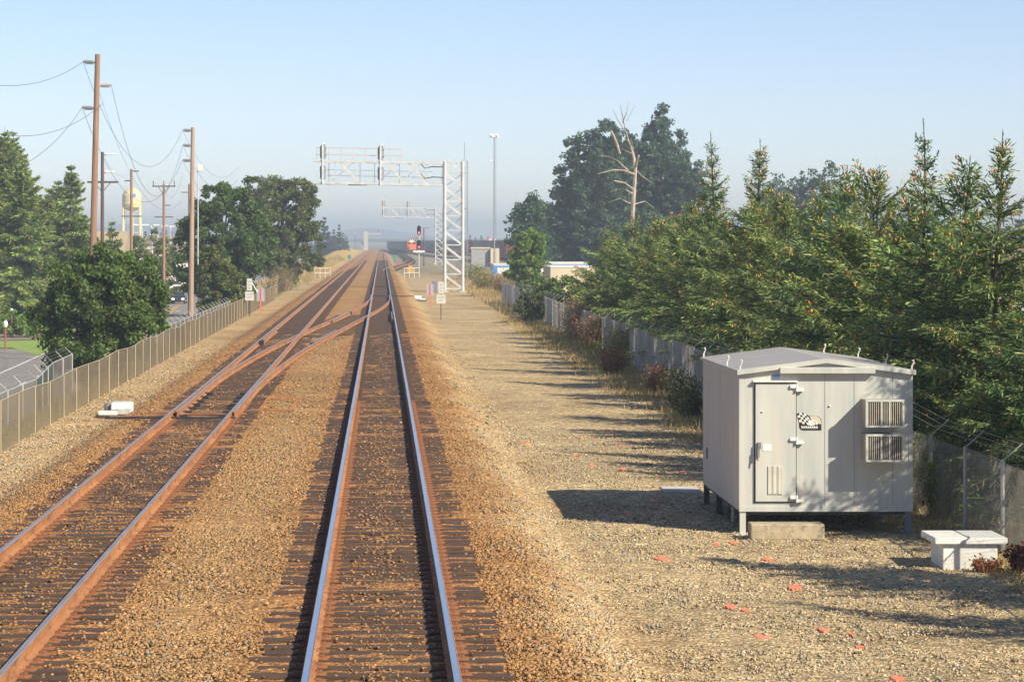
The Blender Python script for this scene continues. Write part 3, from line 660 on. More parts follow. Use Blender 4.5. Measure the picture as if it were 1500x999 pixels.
for (ya, yb) in ((583, 623), (633, 673)):
    ac = MB(); x0, x1, z0_, z1_ = lx(1262), lx(1316), lz(yb), lz(ya); D = -.50
    ac.box(x0, x1, D+.05, -.001, z0_+.01, z1_-.005); au = ac.build('air_conditioner', pm('ac_casing', (.40,.36,.29), (.3,.27,.22), 3, .6), sh, bevel=.006)
    q = MB()
    for a_, b_, c_, d_ in ((x0-.012,x1+.012,z1_-.035,z1_+.004),(x0-.012,x1+.012,z0_,z0_+.035),(x0-.012,x0+.022,z0_+.035,z1_-.035),(x1-.022,x1+.012,z0_+.035,z1_-.035)): q.box(a_, b_, D, D+.06, c_, d_)
    for f_ in (.40, .62): xx = x0+(x1-x0)*f_; q.box(xx-.013, xx+.013, D-.004, D+.03, z0_+.035, z1_-.035)
    q.build('frame', M['alu'], au, bevel=.003)
    q = MB(); nb = 17
    for i in range(nb): xx = x0+.03+(x1-x0-.06)*i/(nb-1); q.box(xx-.007, xx+.007, D+.012, D+.045, z0_+.04, z1_-.04)
    q.build('grille', M['tan_grille'], au)
    q = MB(); q.box(x0+.02, x1-.02, D+.047, D+.0495, z0_+.03, z1_-.03); q.build('coil', M['black'], au)
for (x, y, m_) in ((-HW+.05,.06,'alu'),(HW-.06,.06,'bluegrey'),(-HW+.05,LEN-.1,'seam'),(HW-.06,LEN-.1,'seam'),(-HW+.05,LEN*.62,'seam'),(HW-.06,LEN*.5,'bluegrey')):
    q = MB(); q.box(x-.05, x+.05, y-.05, y-.035, -.02, FZ); q.box(x-.05 if x < 0 else x+.035, x-.035 if x < 0 else x+.05, y-.035, y+.05, -.02, FZ); q.box(x-.09, x+.09, y-.09, y+.09, -.02, .01); q.build('leg', M[m_], sh)
q = MB(); q.bar((-HW+.1, LEN*.62, .02), (-HW+.25, LEN*.8, FZ), .04); q.tube([(-HW+.12, LEN*.35, -.02), (-HW+.12, LEN*.35, FZ)], .03, 8); q.build('conduit', M['alu_side'], sh)
MB().box(-HW+.03, HW-.03, .03, LEN-.03, FZ-.06, FZ+.0).build('floor_frame', M['seam'], sh)
MB().box(-HW-.02, -HW-.009, LEN-.75, LEN-.62, FZ+.52, FZ+.72).build('side_vent', M['seam'], sh)
for x, y in ((-HW, 0), (-HW, LEN*.33), (-HW, LEN-.05), (HW, 0), (HW, LEN*.45), (HW*.55, LEN-.1), (HW, LEN-.05)):
    q = MB(); z = EZ+.05 if abs(x) > 1.2 else EZ+.12; q.tube([(x, y, z-.06), (x, y, z+.06), (x+.03, y-.02, z+.13), (x+.015, y-.03, z+.17)], [.014, .014, .012, .02], 6); q.build('lifting_hook', M['white'], sh)
# step, slab, white junction box
o = MB().box(-.61, .61, -.2, .2, 0, .27).build('concrete_block', M['concrete'], None, bevel=.025, loc=(6.71, 44.15, -.61)); tag(o, 'long rough concrete block used as a step in front of the shed door', 'concrete block')
o = MB().box(-.35, .38, -.5, .5, 0, .05).build('concrete_slab', M['concrete_pale'], None, bevel=.01, loc=(5.9, 52.6, -.605)); tag(o, 'pale flat concrete slab on the gravel behind the shed corner', 'concrete slab')
jb = empty('junction_box', (8.86, 40.5, ZG), 0, 'white painted concrete box with an overhanging lid beside the chain link fence', 'utility box')
MB().box(-.41, .41, -.45, .45, -.05, .375).build('box_body', M['white'], jb, bevel=.01)
MB().box(-.545, .545, -.52, .52, .378, .475).build('lid', M['white'], jb, bevel=.012)

# ------------------------------------------------------------------ fences
def chain(x0, y0, x1, y1, zb, zt, sp, r, wob_=0.0):
    "real woven wire: two families of thin 3-sided wires"
    L = math.hypot(x1-x0, y1-y0); ux, uy = (x1-x0)/L, (y1-y0)/L; H = zt-zb; nx_, ny_ = -uy, ux
    a = np.arange(-H, L, sp); V = []
    for sgn in (1, -1):
        s0 = a if sgn == 1 else a+H; s1 = a+H if sgn == 1 else a; z0 = np.full(len(a), zb); z1 = np.full(len(a), zt)
        lo, hi = np.minimum(s0, s1), np.maximum(s0, s1)
        def clip(s, o_, z, zo):
            t = np.clip(s, 0, L); return t, np.where(o_ != s, z+(zo-z)*(t-s)/(o_-s), z)
        sa, za = clip(s0, s1, z0, z1); sb, zb_ = clip(s1, s0, z1, z0)
        for k in range(3):
            pass
        off = [(r, 0), (-.5*r, .87*r), (-.5*r, -.87*r)]
        ring = []
        for s, z in ((sa, za), (sb, zb_)):
            for on, oz in off:
                bul = wob_*np.sin(s*.9)
                ring.append(np.stack([x0+ux*s+nx_*(on+bul+sgn*r), y0+uy*s+ny_*(on+bul+sgn*r), z+oz*1.4], 1))
        V.append(np.stack(ring, 1))
    V = np.concatenate(V); n_ = len(V); Fb = np.array([(0,1,4,3),(1,2,5,4),(2,0,3,5)])
    return V.reshape(-1, 3), (Fb[None]+np.arange(n_)[:, None, None]*6).reshape(-1, 4)
# left mesh fence beside the tracks: X -8.8
f1 = empty('mesh_fence', (-8.8, 60, -.55), 0, 'low tan wire mesh fence along the left side of the tracks', 'fence')
def put(o, root): o.parent = root; o.location = -Vector(root.location); return o
seg = list(np.arange(40, 222, 3.05)); tops = [.64+.035*math.sin(i*1.7)+random.uniform(-.025, .02) for i in range(len(seg))]
for i in range(len(seg)-1):
    y0, y1 = seg[i], seg[i+1]; zt = (tops[i]+tops[i+1])/2; zb = g0(-8.8, y0)-.02
    V, Fc = chain(-8.8, y0, -8.8, y1, zb, zt, .066, .0024, .02); put(fast('mesh_panel', V, Fc, M['galv_tan']), f1)
for i, y in enumerate(seg):
    put(MB().tube([(-8.77, y, -.7), (-8.77, y, tops[i])], .017, 6).build('post', M['galv_tan']), f1)
put(MB().tube([(-8.8, y, t) for y, t in zip(seg, tops)], .012, 5).build('top_wire', M['galv_tan']), f1)
# outer fence with barbed wire arms: X -10.5
f2 = empty('security_fence', (-10.5, 60, -2), 0, 'taller grey chain link fence with barbed wire arms, lower down beside the road', 'fence')
ZT = .12
def bar3(name, pts, r, root, m_='fence_steel'): return put(MB().tube(pts, r, 6).build(name, M[m_]), root)
line = [(-10.5, 50), (-10.5, 81), (-11.35, 92), (-11.5, 99), (-10.6, 122), (-10.6, 250)]
for i in (0, 1, 2, 4):
    (xa, ya), (xb, yb) = line[i], line[i+1]
    zb = -2.6 if i != 1 else -2.4
    V, Fc = chain(xa, ya, xb, yb, zb, ZT, .056, .002 if i != 1 else .003); (put(fast('mesh_panel', V, Fc, M['galv_dull']), f2) if i != 1 else None)
    if i == 1:
        q = MB(); nsl = 90
        for k in range(nsl):
            t = (k+.5)/nsl; x, y = xa+(xb-xa)*t, ya+(yb-ya)*t; q.box(x-.003, x+.003, y-.058, y+.058, zb, ZT-.04)
        put(q.build('dark_slats', M['slat_dark']), f2)
    bar3('top_rail', [(xa, ya, ZT), (xb, yb, ZT)], .022, f2)
    n_ = max(1, int((yb-ya)/3)); 
    for k in range(n_+1):
        t = k/n_; x, y = xa+(xb-xa)*t, ya+(yb-ya)*t; bar3('post', [(x, y, -2.8), (x, y, ZT+.03)], .035, f2)
        bar3('arm', [(x, y, ZT), (x-.26, y, ZT+.26)], .010, f2)
    for k in range(3):
        o_ = .10+.08*k; bar3('barbed_wire', [(xa-o_, ya, ZT+o_), (xb-o_, yb, ZT+o_)], .0025, f2, 'galv_dull')
# right fence: X 9.8, slatted beyond the shed
f3 = empty('security_fence', (9.8, 60, -.65), 0, 'right hand chain link fence with leaning barbed wire arms in front of the conifers', 'fence')
yy = [32.6, 35.9, 39.0, 42.0, 44.7, 47.5]+[50.5+3*i for i in range(56)]
def zt3(y): return 1.0 if y > 50 else .86
def zb3(y): return -.64
for i in range(len(yy)-1):
    y0, y1 = yy[i], yy[i+1]; xo = 9.8; zt = zt3(y0)+random.uniform(-.03, .02)
    V, Fc = chain(xo, y0, xo, y1, zb3(y0), zt, .056, .0019, .01); put(fast('mesh_panel', V, Fc, M['galv_dull']), f3)
    if y0 > 58:
        q = MB(); s = y0+.05
        on = True
        while s < y1-.05:
            if random.random() < .09: on = not on
            if on or random.random() < .25: q.box(xo-.002, xo+.002, s, s+.052, zb3(y0)+.04, zt-.05-random.random()*.02)
            s += .058
        put(q.build('slat_panel', M['slat']), f3)
for y in yy:
    bar3('post', [(9.8, y, -.9), (9.8, y, zt3(y)+.02)], .034, f3)
    bar3('arm', [(9.8, y, zt3(y)+.0), (10.12, y+.02, zt3(y)+.28)], .013, f3)
for k in range(3):
    o_ = .12+.085*k; bar3('barbed_wire', [(9.8+o_, y, zt3(y)+o_*.87+.02) for y in yy], .004, f3, 'galv_dull')

# ------------------------------------------------------------------ power poles and lines
def insul(root, x, z, sx, L=.85, y=0, m_='greycar'):
    q = MB(); q.tube([(x, y, z-.04), (x+sx*L, y, z+.03)], [.05, .07], 8)
    for k in range(7): xx = x+sx*L*(.2+.1*k); q.tube([(xx, y, z-.02), (xx+.03, y, z-.02)], .11, 8)
    q.build('insulator', M[m_], root)
def pole(px, ptop, Y, zb, r0, r1, m_, label, lean=0, group='utility poles beside the road'):
    t = at(px, ptop, Y); p = empty('utility_pole', (t.x-lean, Y, zb), 0, label, 'utility pole', group); h = t.z-zb
    MB().tube([(0,0,-.3), (lean*.5,0,h*.5), (lean,0,h)], [r0, (r0+r1)/2, r1], 10).build('post', M[m_], p); p['h'] = h; return p, h
P1Y, P2Y = 130.0, 172.0
p1, h1 = pole(143, 80, P1Y, -3.0, .20, .13, 'pole', 'tallest brown wooden power pole rising behind the round dark tree', lean=.38)
def armz(py, Y, zb): return Z_(py, Y)-zb
A1 = []
for py, sx in ((91, -1), (125, 1), (158, -1)):
    z = armz(py, P1Y, -3.0); x = .38*z/h1; insul(p1, x+sx*.12, z, sx, .58, m_='alu_side' if sx > 0 else 'greycar'); A1.append(Vector((p1.location.x+x+sx*.7, P1Y, z-3.0)))
x0 = X_(279, P2Y)
p2, h2 = pole(282.5, 187, P2Y, -3.2, .19, .13, 'pole_pale', 'pale wooden power pole with three insulators left of the two big leafy trees', lean=.16)
A2 = []
for py in (191, 213, 235):
    z = armz(py, P2Y, -3.2); x = .16*z/h2; insul(p2, x-.12, z, -1, .50); A2.append(Vector((p2.location.x+x-.65, P2Y, z-3.2)))
MB().box(-.14, .14, -.03, .0, 0, 2.2).build('guard_strip', M['white'], p2, loc=(.17, -.2, .3))
def wire(a, b, sag, label, r=.017, grp='power lines strung between the poles'):
    a, b = Vector(a), Vector(b); pts = []
    for i in range(25): t = i/24; p = a.lerp(b, t); p.z -= sag*4*t*(1-t); pts.append(p)
    o = MB().tube([p-a for p in pts], r*.62, 5).build('power_line', M['black'], None, loc=a); tag(o, label, 'power line', grp); return o
nb = Vector((-13.2, 84, 0))
wire(A1[0], A2[0], 3.6, 'top power line sagging between the tall brown pole and the pale pole', .016)
wire(A1[1], A2[1], 4.3, 'power line from the right hand insulator of the tall brown pole to the pale pole', .016)
wire(A1[2], A2[2], 3.6, 'lowest insulator power line between the tall brown pole and the pale pole', .016)
wire(A1[0]+Vector((.7, 0, -1.2)), A2[2]+Vector((0,0,-2.6)), 2.6, 'thin communication line between the two tall poles', .010)
for k, (a, py0) in enumerate(((A1[0], 96), (A1[1]-Vector((.4,0,.9)), 131), (A1[2], 197))):
    e_ = at(-175, py0-40+12*k, 86); wire(a, e_, 1.35+.5*k, ['uppermost','middle','lowest'][k]+' power line running from the tall brown pole out of the left side', .016)
wire(at(118, 340, 128), at(-60, 388, 75), .35, 'dark cable sloping down in front of the left conifers', .022)
A3 = [Vector((A2[k].x+.9, 222, A2[k].z-1.0)) for k in range(3)]
for k in range(3): wire(A2[k], A3[k], 1.8, ['upper','middle','lower'][k]+' power line leaving the pale pole behind the leafy trees', .014)
p3, h3 = pole(150, 223, 185, -3.8, .16, .11, 'pole_dark', 'dark pole with two pale lamps and a crossarm just right of the tall brown pole')
for py, L in ((226, 1.9), (252, 1.7)):
    z = armz(py, 185, -3.8); q = MB(); q.tube([(0,0,z-.15), (.3,0,z)], .05, 6); q.build('bracket', M['galv'], p3); MB().box(.2, .2+L*.26+.2, -.12, .12, z-.05, z+.06).build('lamp_head', M['white'], p3, bevel=.03)
z = armz(267, 185, -3.8); MB().box(-1.05, 1.1, -.07, .07, z-.07, z+.07).bar((0,0,z-.7), (.6,0,z), .05).bar((0,0,z-.7), (-.6,0,z), .05).build('crossarm', M['pole_dark'], p3)
p4, h4 = pole(192.5, 248, 250, -3.8, .17, .12, 'pole', 'thin reddish pole standing in front of the cream water tower')
for py, a, b in ((251, 0, .7), (265, -.65, 0), (317, -.95, .95)):
    z = armz(py, 250, -3.8); MB().box(a, b, -.06, .06, z-.06, z+.05).build('crossarm', M['pole_dark'], p4)
p5, h5 = pole(240, 270, 240, -3.8, .16, .11, 'pole', 'reddish T shaped pole with a braced crossarm right of the water tower')
z = armz(273, 240, -3.8); q = MB(); q.box(-1.05, 1.05, -.06, .06, z-.06, z+.05); q.bar((0,0,z-.8), (.55,0,z), .05).bar((0,0,z-.8), (-.55,0,z), .05)
for x in (-.95, 0, .95): q.tube([(x, 0, z), (x, 0, z+.5)], .04, 6)
q.build('crossarm', M['pole_dark'], p5)
for py, a in ((301, .6), (318, .85)): z = armz(py, 240, -3.8); MB().box(-a*(py > 310), a, -.06, .06, z-.05, z+.04).build('crossarm', M['pole_dark'], p5)
p6, h6 = pole(277.5, 270, 255, -3.8, .17, .12, 'pole', 'slim brown pole just left of the pale power pole')
for py in (282, 321): z = armz(py, 255, -3.8); MB().box(-.75, .1, -.05, .05, z-.05, z+.04).build('crossarm', M['pole_dark'], p6)
wire(A2[2]+Vector((0,0,-1)), (p5.location.x, 240, p5.location.z+armz(273,240,-3.8)), 1.2, 'line dropping from the pale pole to the T shaped pole', .012)
wire(at(152, 230, 185), at(193, 251, 250), .9, 'line between the dark lamp pole and the thin reddish pole', .012)
fl_, hf = pole(290, 246, 190, -3.0, .05, .04, 'galv', 'thin grey mast with a white floodlight right of the pale power pole', group='lamp masts')
MB().box(-.02, .36, -.15, .15, hf-.25, hf+.22).build('lamp_head', M['white'], fl_, bevel=.03)

# ------------------------------------------------------------------ signal gantries
def signal_head(parent, x, y, z, face=-1, lit=None, name='signal_head', s=1.0, m_='black'):
    hd = MB(); pts = []
    for k in range(24):
        a = 2*PI*k/24; pts.append((x+.30*s*math.cos(a), z+(.42*s if math.sin(a) > 0 else -.42*s)+.30*s*math.sin(a)))
    hd.prism(pts, 'y', y-.015, y+.015); hd.box(x-.15*s, x+.15*s, y-face*.0, y-face*.22, z-.55*s, z+.55*s); h = hd.build(name, M[m_], parent)
    for k, dz in enumerate((.38, 0, -.38)):
        zc = z+dz*s; q = MB(); n = 12; pr = [(x+.13*s*math.cos(2*PI*i/n), zc+.13*s*math.sin(2*PI*i/n)) for i in range(n)]
        q.prism(pr, 'y', y+face*.017, y+face*.03); q.build('lens', M['lampred'] if lit == k else M['seam'], h)
        q = MB(); 
        for i in range(7):
            a0, a1 = PI*i/7, PI*(i+1)/7; q.poly([(x+.15*s*math.cos(a), y+yy_, zc+.15*s*math.sin(a)) for a, yy_ in ((a0, face*.016), (a1, face*.016), (a1, face*.30), (a0, face*.30))], [(0,1,2,3)])
        q.build('hood', M['black'], h)
    return h
def gantry(loc, S, label, full=True):
    g_ = empty('signal_gantry', loc, 0, label, 'signal gantry', 'cantilever signal bridges over the tracks'); H = 12.55
    q = MB()
    for x in (-.86, .86):
        for y in (-.55, .55): q.tube([(x, y, 0), (x, y, H)], .155 if x < 0 else .16, 10)
    q.build('tower_leg', M['galv'], g_)
    q = MB(); nz = 9; hz_ = H/nz
    for i in range(nz+1):
        z = min(i*hz_+.35, H-.1)
        for y in (-.55, .55): q.bar((-.86, y, z), (.86, y, z), .10, .11)
        for x in (-.86, .86): q.bar((x, -.55, z), (x, .55, z), .07)
    for i in range(nz):
        z0, z1 = i*hz_+.4, (i+1)*hz_+.2
        q.bar((-.80, -.60, z1), (.80, -.60, z0), .21, .05, up=(0,1,0)); q.bar((-.80, .58, z0), (.80, .58, z1), .06, .06)
        for x in (-.86, .86): q.bar((x, -.55, z0), (x, .55, z1), .05)
    q.build('tower_bracing', M['galv'], g_)
    for x in (-.86, .86): MB().box(x-.35, x+.35, -.9, .9, -.3, .12).build('footing', M['concrete_pale'], g_)
    zt_, zb_ = 12.35, 10.25; sl = lambda x: -.020*(x+.86)
    q = MB(); xl = -13.5
    for y in (-.5, .5):
        for z in (zb_, zt_): q.bar((xl, y, z+sl(xl)), (-.86, y, z+sl(-.86)), .20, .20)
    q.build('arm_chord', M['galv'], g_)
    q = MB(); xs_ = [-12.6, -11.4, -9.6, -8.0, -7.0, -5.8, -4.2, -2.6, -1.1]
    for x in xs_:
        for y in (-.5, .5): q.bar((x, y, zb_+sl(x)), (x, y, zt_+sl(x)), .055)
        q.bar((x, -.5, zb_+sl(x)), (x, .5, zb_+sl(x)), .06); q.bar((x, -.5, zt_+sl(x)), (x, .5, zt_+sl(x)), .06)
    for xa, xb in ((-11.0, -9.0), (-6.5, -4.6), (-4.2, -2.5)): q.bar((xa, -.53, zt_+sl(xa)), (xb, -.53, zb_+sl(xb)), .22, .06, up=(0,1,0)); q.bar((xa-1.0, .53, zb_+sl(xa)), (xb-.6, .53, zt_+sl(xb)), .05, .05)
    q.build('arm_bracing', M['galv'], g_)
    q = MB(); q.box(xl, -.9, -.45, .45, zb_+.10, zb_+.13); q.build('walkway', M['greycar'], g_)
    q = MB()
    for z in (13.0, 13.65):
        for y in (-.52, .52): q.bar((-13.2, y, z+sl(-13)), (-5.0, y, z+sl(-5)), .07)
    for x in np.arange(-13.2, -4.9, 1.17):
        for y in (-.52, .52): q.bar((x, y, zt_+sl(x)), (x, y, 13.65+sl(x)), .055)
    q.build('handrail', M['alu_side'], g_)
    q = MB()
    for z in (11.0, 11.55): q.bar((-12.2, .55, z+sl(-12)), (-2, .55, z+sl(-2)), .04)
    for x in (-12.0, -9.0, -7.6, -5.2): q.bar((x, .55, zb_), (x, .55, zt_+sl(x)), .05)
    q.build('inner_rail', M['greycar'], g_)
    for x in (-12.6, -7.05):
        MB().tube([(x, -.64, zb_-.15+sl(x)), (x, -.64, 13.95+sl(x))], .10, 8).build('signal_mast', M['galv'], g_)
        signal_head(g_, x+.05, -.42, 13.2+sl(x), 1, m_='headback'); signal_head(g_, x+.05, -.42, 11.25+sl(x), 1, m_='headback')
        MB().tube([(x+.1, -.5, 13.9+sl(x)), (x+.1, -.45, 14.0+sl(x))], .17, 8).build('junction_cap', M['white'], g_)
    for z in (12.0, 11.0):
        MB().tube([(-.9, -.3, z), (-2, -.3, z+.05), (-2.8, -.3, z-.1), (-3.2, -.3, z+.4)], .05, 6).build('cable', M['black'], g_)
    q = MB(); q.box(-10.1, -8.3, -.35, .35, zb_-.16+.17, zb_-.03+.17); q.build('service_box', M['black'], g_)
    q = MB()
    for i in range(36): q.bar((1.35, -.25, .4+i*.33), (1.35, .25, .4+i*.33), .03)
    for y in (-.25, .25): q.bar((1.35, y, 0), (1.35, y, 12.6), .05)
    for z in (1, 4.5, 8, 11.5): q.bar((.86, 0, z), (1.35, 0, z), .05)
    q.build('ladder', M['greycar'], g_)
    g_.scale = (S, S, S); return g_
g1 = gantry((6.95, 256, -.6), 1.0, 'large nearer cantilever signal gantry reaching left over the tracks')
g2 = dup(g1, (12.65, 582, -.6), 0, .97, 'smaller hazy signal gantry seen beyond the nearer one')
for i, (x, y, z) in enumerate(((-.9, 255.2, .9),)):
    pass
o = MB().box(-.25, .25, -.3, .3, 0, 1.0).build('equipment_cabinet', M['bluegrey'], None, bevel=.03, loc=(5.25, 262, -.6)); tag(o, 'small dark cabinet at the foot of the nearer signal gantry', 'cabinet')
g3 = empty('signal_gantry', at(536, 367, 1150), 0, 'tiny far signal bridge with a thin arm near the vanishing point', 'signal gantry')
q = MB(); q.box(-.9, .9, -.6, .6, 0, 8.2); q.build('tower', M['alu_side'], g3); MB().box(-.9, 6.6, -.5, .5, 7.0, 7.5).build('arm', M['alu_side'], g3); MB().box(4.9, 5.6, -.3, .3, 7.5, 9.0).build('signal_head', M['greycar'], g3)
# two-headed signal with red lamps
sg = empty('track_signal', (5.75, 406, -.7), 0, 'two headed mast signal showing two red lights beside the yard track', 'railway signal')
MB().tube([(0, .25, 0), (0, .25, 7.5)], .085, 8).build('mast', M['galv'], sg)
for py in (337.5, 358.5): signal_head(sg, 0, 0, Z_(py, 406)+.7, -1, lit=2, s=1.0)
MB().box(-.88, .88, .05, .12, Z_(363, 406)+.0, Z_(360.5, 406)+.0).build('number_board', M['white'], sg)
q = MB(); z = Z_(349, 406)+.7; q.bar((-.5, .5, z), (1.3, .5, z), .05); q.bar((-.5, .5, z+.9), (1.3, .5, z+.9), .04); q.bar((.75, .5, z), (.75, .5, z+1.4), .05); q.build('platform', M['greycar'], sg)
# dwarf markers
for x, lab in ((at(511.5, 381, 600), 'green marker board on the bank left of the tracks'), (at(577.5, 381, 600), 'green marker board between the main and the yard track')):
    r_ = empty('marker_board', x, 0, lab, 'marker'); MB().box(-.38, .38, -.03, .03, .3, 1.15).build('board', M['green'], r_, bevel=.02); MB().box(-.05, .05, .04, .12, -.6, 1.0).build('post', M['seam'], r_)
# white handrail frames
def railframe(x, y, label, n=3, L=3.3):
    r_ = empty('guard_railing', (x, y, g0(x, y)), 0, label, 'railing', 'white pipe railings beside the track'); q = MB()
    for i in range(n+1): q.tube([(i*L/n, i*.6, -.3), (i*L/n, i*.6, 1.35)], .05, 8)
    q.build('post', M['pale_pipe'], r_)
    q = MB()
    for z in (.7, 1.32): q.tube([(0, 0, z), (L, n*.6, z)], .045, 8)
    q.build('rail', M['pale_pipe'], r_); return r_
railframe(X_(461, 345), 345, 'white pipe railing on the grass bank left of the tracks', 3, 2.0); railframe(X_(592, 350), 350, 'white pipe railing right of the main track below the red signal', 3, 2.0)
o = MB().box(-.5, .5, -.4, .4, 0, .8).box(-.3, .3, -.3, .3, .8, 1.2).build('relay_box', pm('orange_yellow_box', (.62,.33,.08), None), None, loc=(X_(601, 410), 410, -.6)); tag(o, 'small orange and yellow box behind the right white railing', 'box')
# ------------------------------------------------------------------ mileposts and stakes
for (x, y, lab) in ((-8.47, 171, 'white stacked mile sign on a dark post in front of the left mesh fence'), (3.72, 166, 'pale stacked mile sign on a dark post on the right gravel')):
    r_ = empty('mile_post', (x, y, g0(x, y)), 0, lab, 'track sign'); k = y/F
    MB().tube([(0,0,-.2), (0,0,2.3)], .035, 6).build('post', M['pole_dark'], r_)
    sq = MB().box(-.28, .28, -.05, -.03, 24*k*1.0, 37*k).build('square_sign', M['signface'], r_, bevel=.006)
    q = MB(); 
    for zr_, ws in ((33.5, (.08,.05,.09,.06)), (28.5, (.06,.10,.05))):
        xx = -.17
        for w_ in ws: q.box(xx, xx+w_, -.056, -.051, (zr_-1)*k, (zr_+1)*k); xx += w_+.03
    q.build('lettering', M['greysign'], sq)
    tl = MB().box(-.17, .17, -.05, -.03, 38.5*k, 56*k).build('number_sign', M['signface'], r_, bevel=.006)
    q = MB()
    for j, zc in enumerate((51.5, 46.5, 42)): q = MB(); q.box(-.05, .07, -.056, -.051, (zc-.3)*k, (zc+1.2)*k); q.box(-.07, -.04, -.0565, -.051, (zc-1.3)*k, (zc+.6)*k); q.build('digit', M['greysign'], tl)
    if x < 0: MB().bar((.12, .05, 52*k), (.52, .1, 36*k), .06).build('brace', M['white'], r_)
for (px, y, lab) in ((382, 178, 'red stake with a blue grey panel by the left mesh fence'), (630, 200, 'red stake with a grey panel beside the right mile sign')):
    r_ = empty('marker_stake', (X_(px, y), y, g0(X_(px, y), y)), 0, lab, 'marker'); MB().box(-.035, .035, -.03, .0, 0, 1.7).build('stake', M['red_stake'], r_); MB().box(-.26, .26, .002, .02, .85, 1.7).build('panel', M['greysign'], r_)
# switch machines
def switch_machine(loc, rz, label):
    r_ = empty('switch_machine', loc, rz, label, 'switch machine', 'track switch machines')
    MB().box(-.35, .35, -.32, .28, .08, .46).build('housing', M['white'], r_, bevel=.05)
    q = MB(); q.box(-.28, .28, -.26, .22, .46, .50); q.box(-.28, .28, -.345, -.325, .18, .22); q.build('cover', M['alu'], r_, bevel=.01)
    MB().box(-.72, -.1, -.75, -.4, .0, .17).build('motor_box', M['white'], r_, bevel=.03); MB().box(-.12, .34, -.72, -.34, .02, .26).build('gear_box', M['alu'], r_, bevel=.03)
    MB().tube([(-.45, -.05, .1), (-.45, -.05, .42)], .13, 10).build('drum', M['greycar'], r_)
    MB().box(.3, 1.0, -.52, -.42, .03, .1).build('rod', M['white'], r_); MB().box(.4, 1.7, -.4, -.34, .0, .06).build('throw_bar', M['black'], r_)
    MB().box(-.8, .6, -.85, .4, -.12, .0).build('base_plank', M['tie'], r_); return r_
s1_ = switch_machine((-7.2, 74, -.48), 0, 'white switch machine on the ballast between the left track and mesh fence'); s1_.scale = (.85, .8, .72)
s2_ = dup(s1_, (3.0, 218, -.5), 0, (-.85, .8, .72), 'white switch machine on the gravel right of the main track')
r_ = empty('iron_frame', (-2.8, 74, -.2), 0, 'rusty rectangular iron frame lying on ballast between the two tracks', 'metal frame')
for a_, b_ in (((-.45,-3,0.03),(-.45,2.5,.03)), ((.35,-3,.03),(.42,2.5,.03)), ((-.6,-3,.03),(.5,-3.1,.03)), ((-.5,2.5,.03),(.55,2.6,.03))): MB().bar(a_, b_, .05, .05).build('bar', M['rust'], r_)
for k, (px, py) in enumerate(((310,495),(325,492),(205,601),(190,575),(165,600))):
    pass
# survey paint marks
marks = [(773,650,3),(842,667,2),(866,681,2.4),(896,633,2),(906,642,2),(906,652,2),(911,687,2),(966,671,2),(1000,691,2),(1010,702,2.2),(1023,693,1.2),(964,720,2),(955,734,2.4),(921,751,2.2),(815,747,1.8),(1073,795,2.6),(1050,798,1.6),(971,820,3),(1127,820,2.2),(1164,860,2.8),(1068,888,2.6),(1090,895,2.2),(1120,937,3.6),(1207,923,2),(1316,997,2.4),(850,641,1.6),(1085,735,1.6),(900,630,1.2),(870,645,1),(742,648,1.2),(1247,930,1.1),(1259,948,1.2)]
for i, (px, py, s) in enumerate(marks):
    Y = 4.93*F/(py-VY); X = X_(px, Y); pts = []; n = 16; rot = random.uniform(0, 3)
    q = MB()
    for j in range(5):
        ang = random.uniform(0, 6.28); L = random.uniform(.4, 1.0)*s*.034; w_ = random.uniform(.5, .9)*s*.026; pr = []
        for k in range(n):
            a = 2*PI*k/n; rr = 1+random.uniform(-.3, .3); x, y = L*math.cos(a)*rr, w_*math.sin(a)*rr
            pr.append((x*math.cos(ang)-y*math.sin(ang)+L*.5*math.cos(ang), (x*math.sin(ang)+y*math.cos(ang)+L*.5*math.sin(ang))*2.6))
        q.prism(pr, 'z', -.03, .014+.0015*j)
    o = q.build('paint_mark', M['orange'], None, loc=(X, Y, ZG)); tag(o, 'splash of orange survey paint on the gravel right of the main track', 'paint mark', 'orange survey paint marks on the gravel')

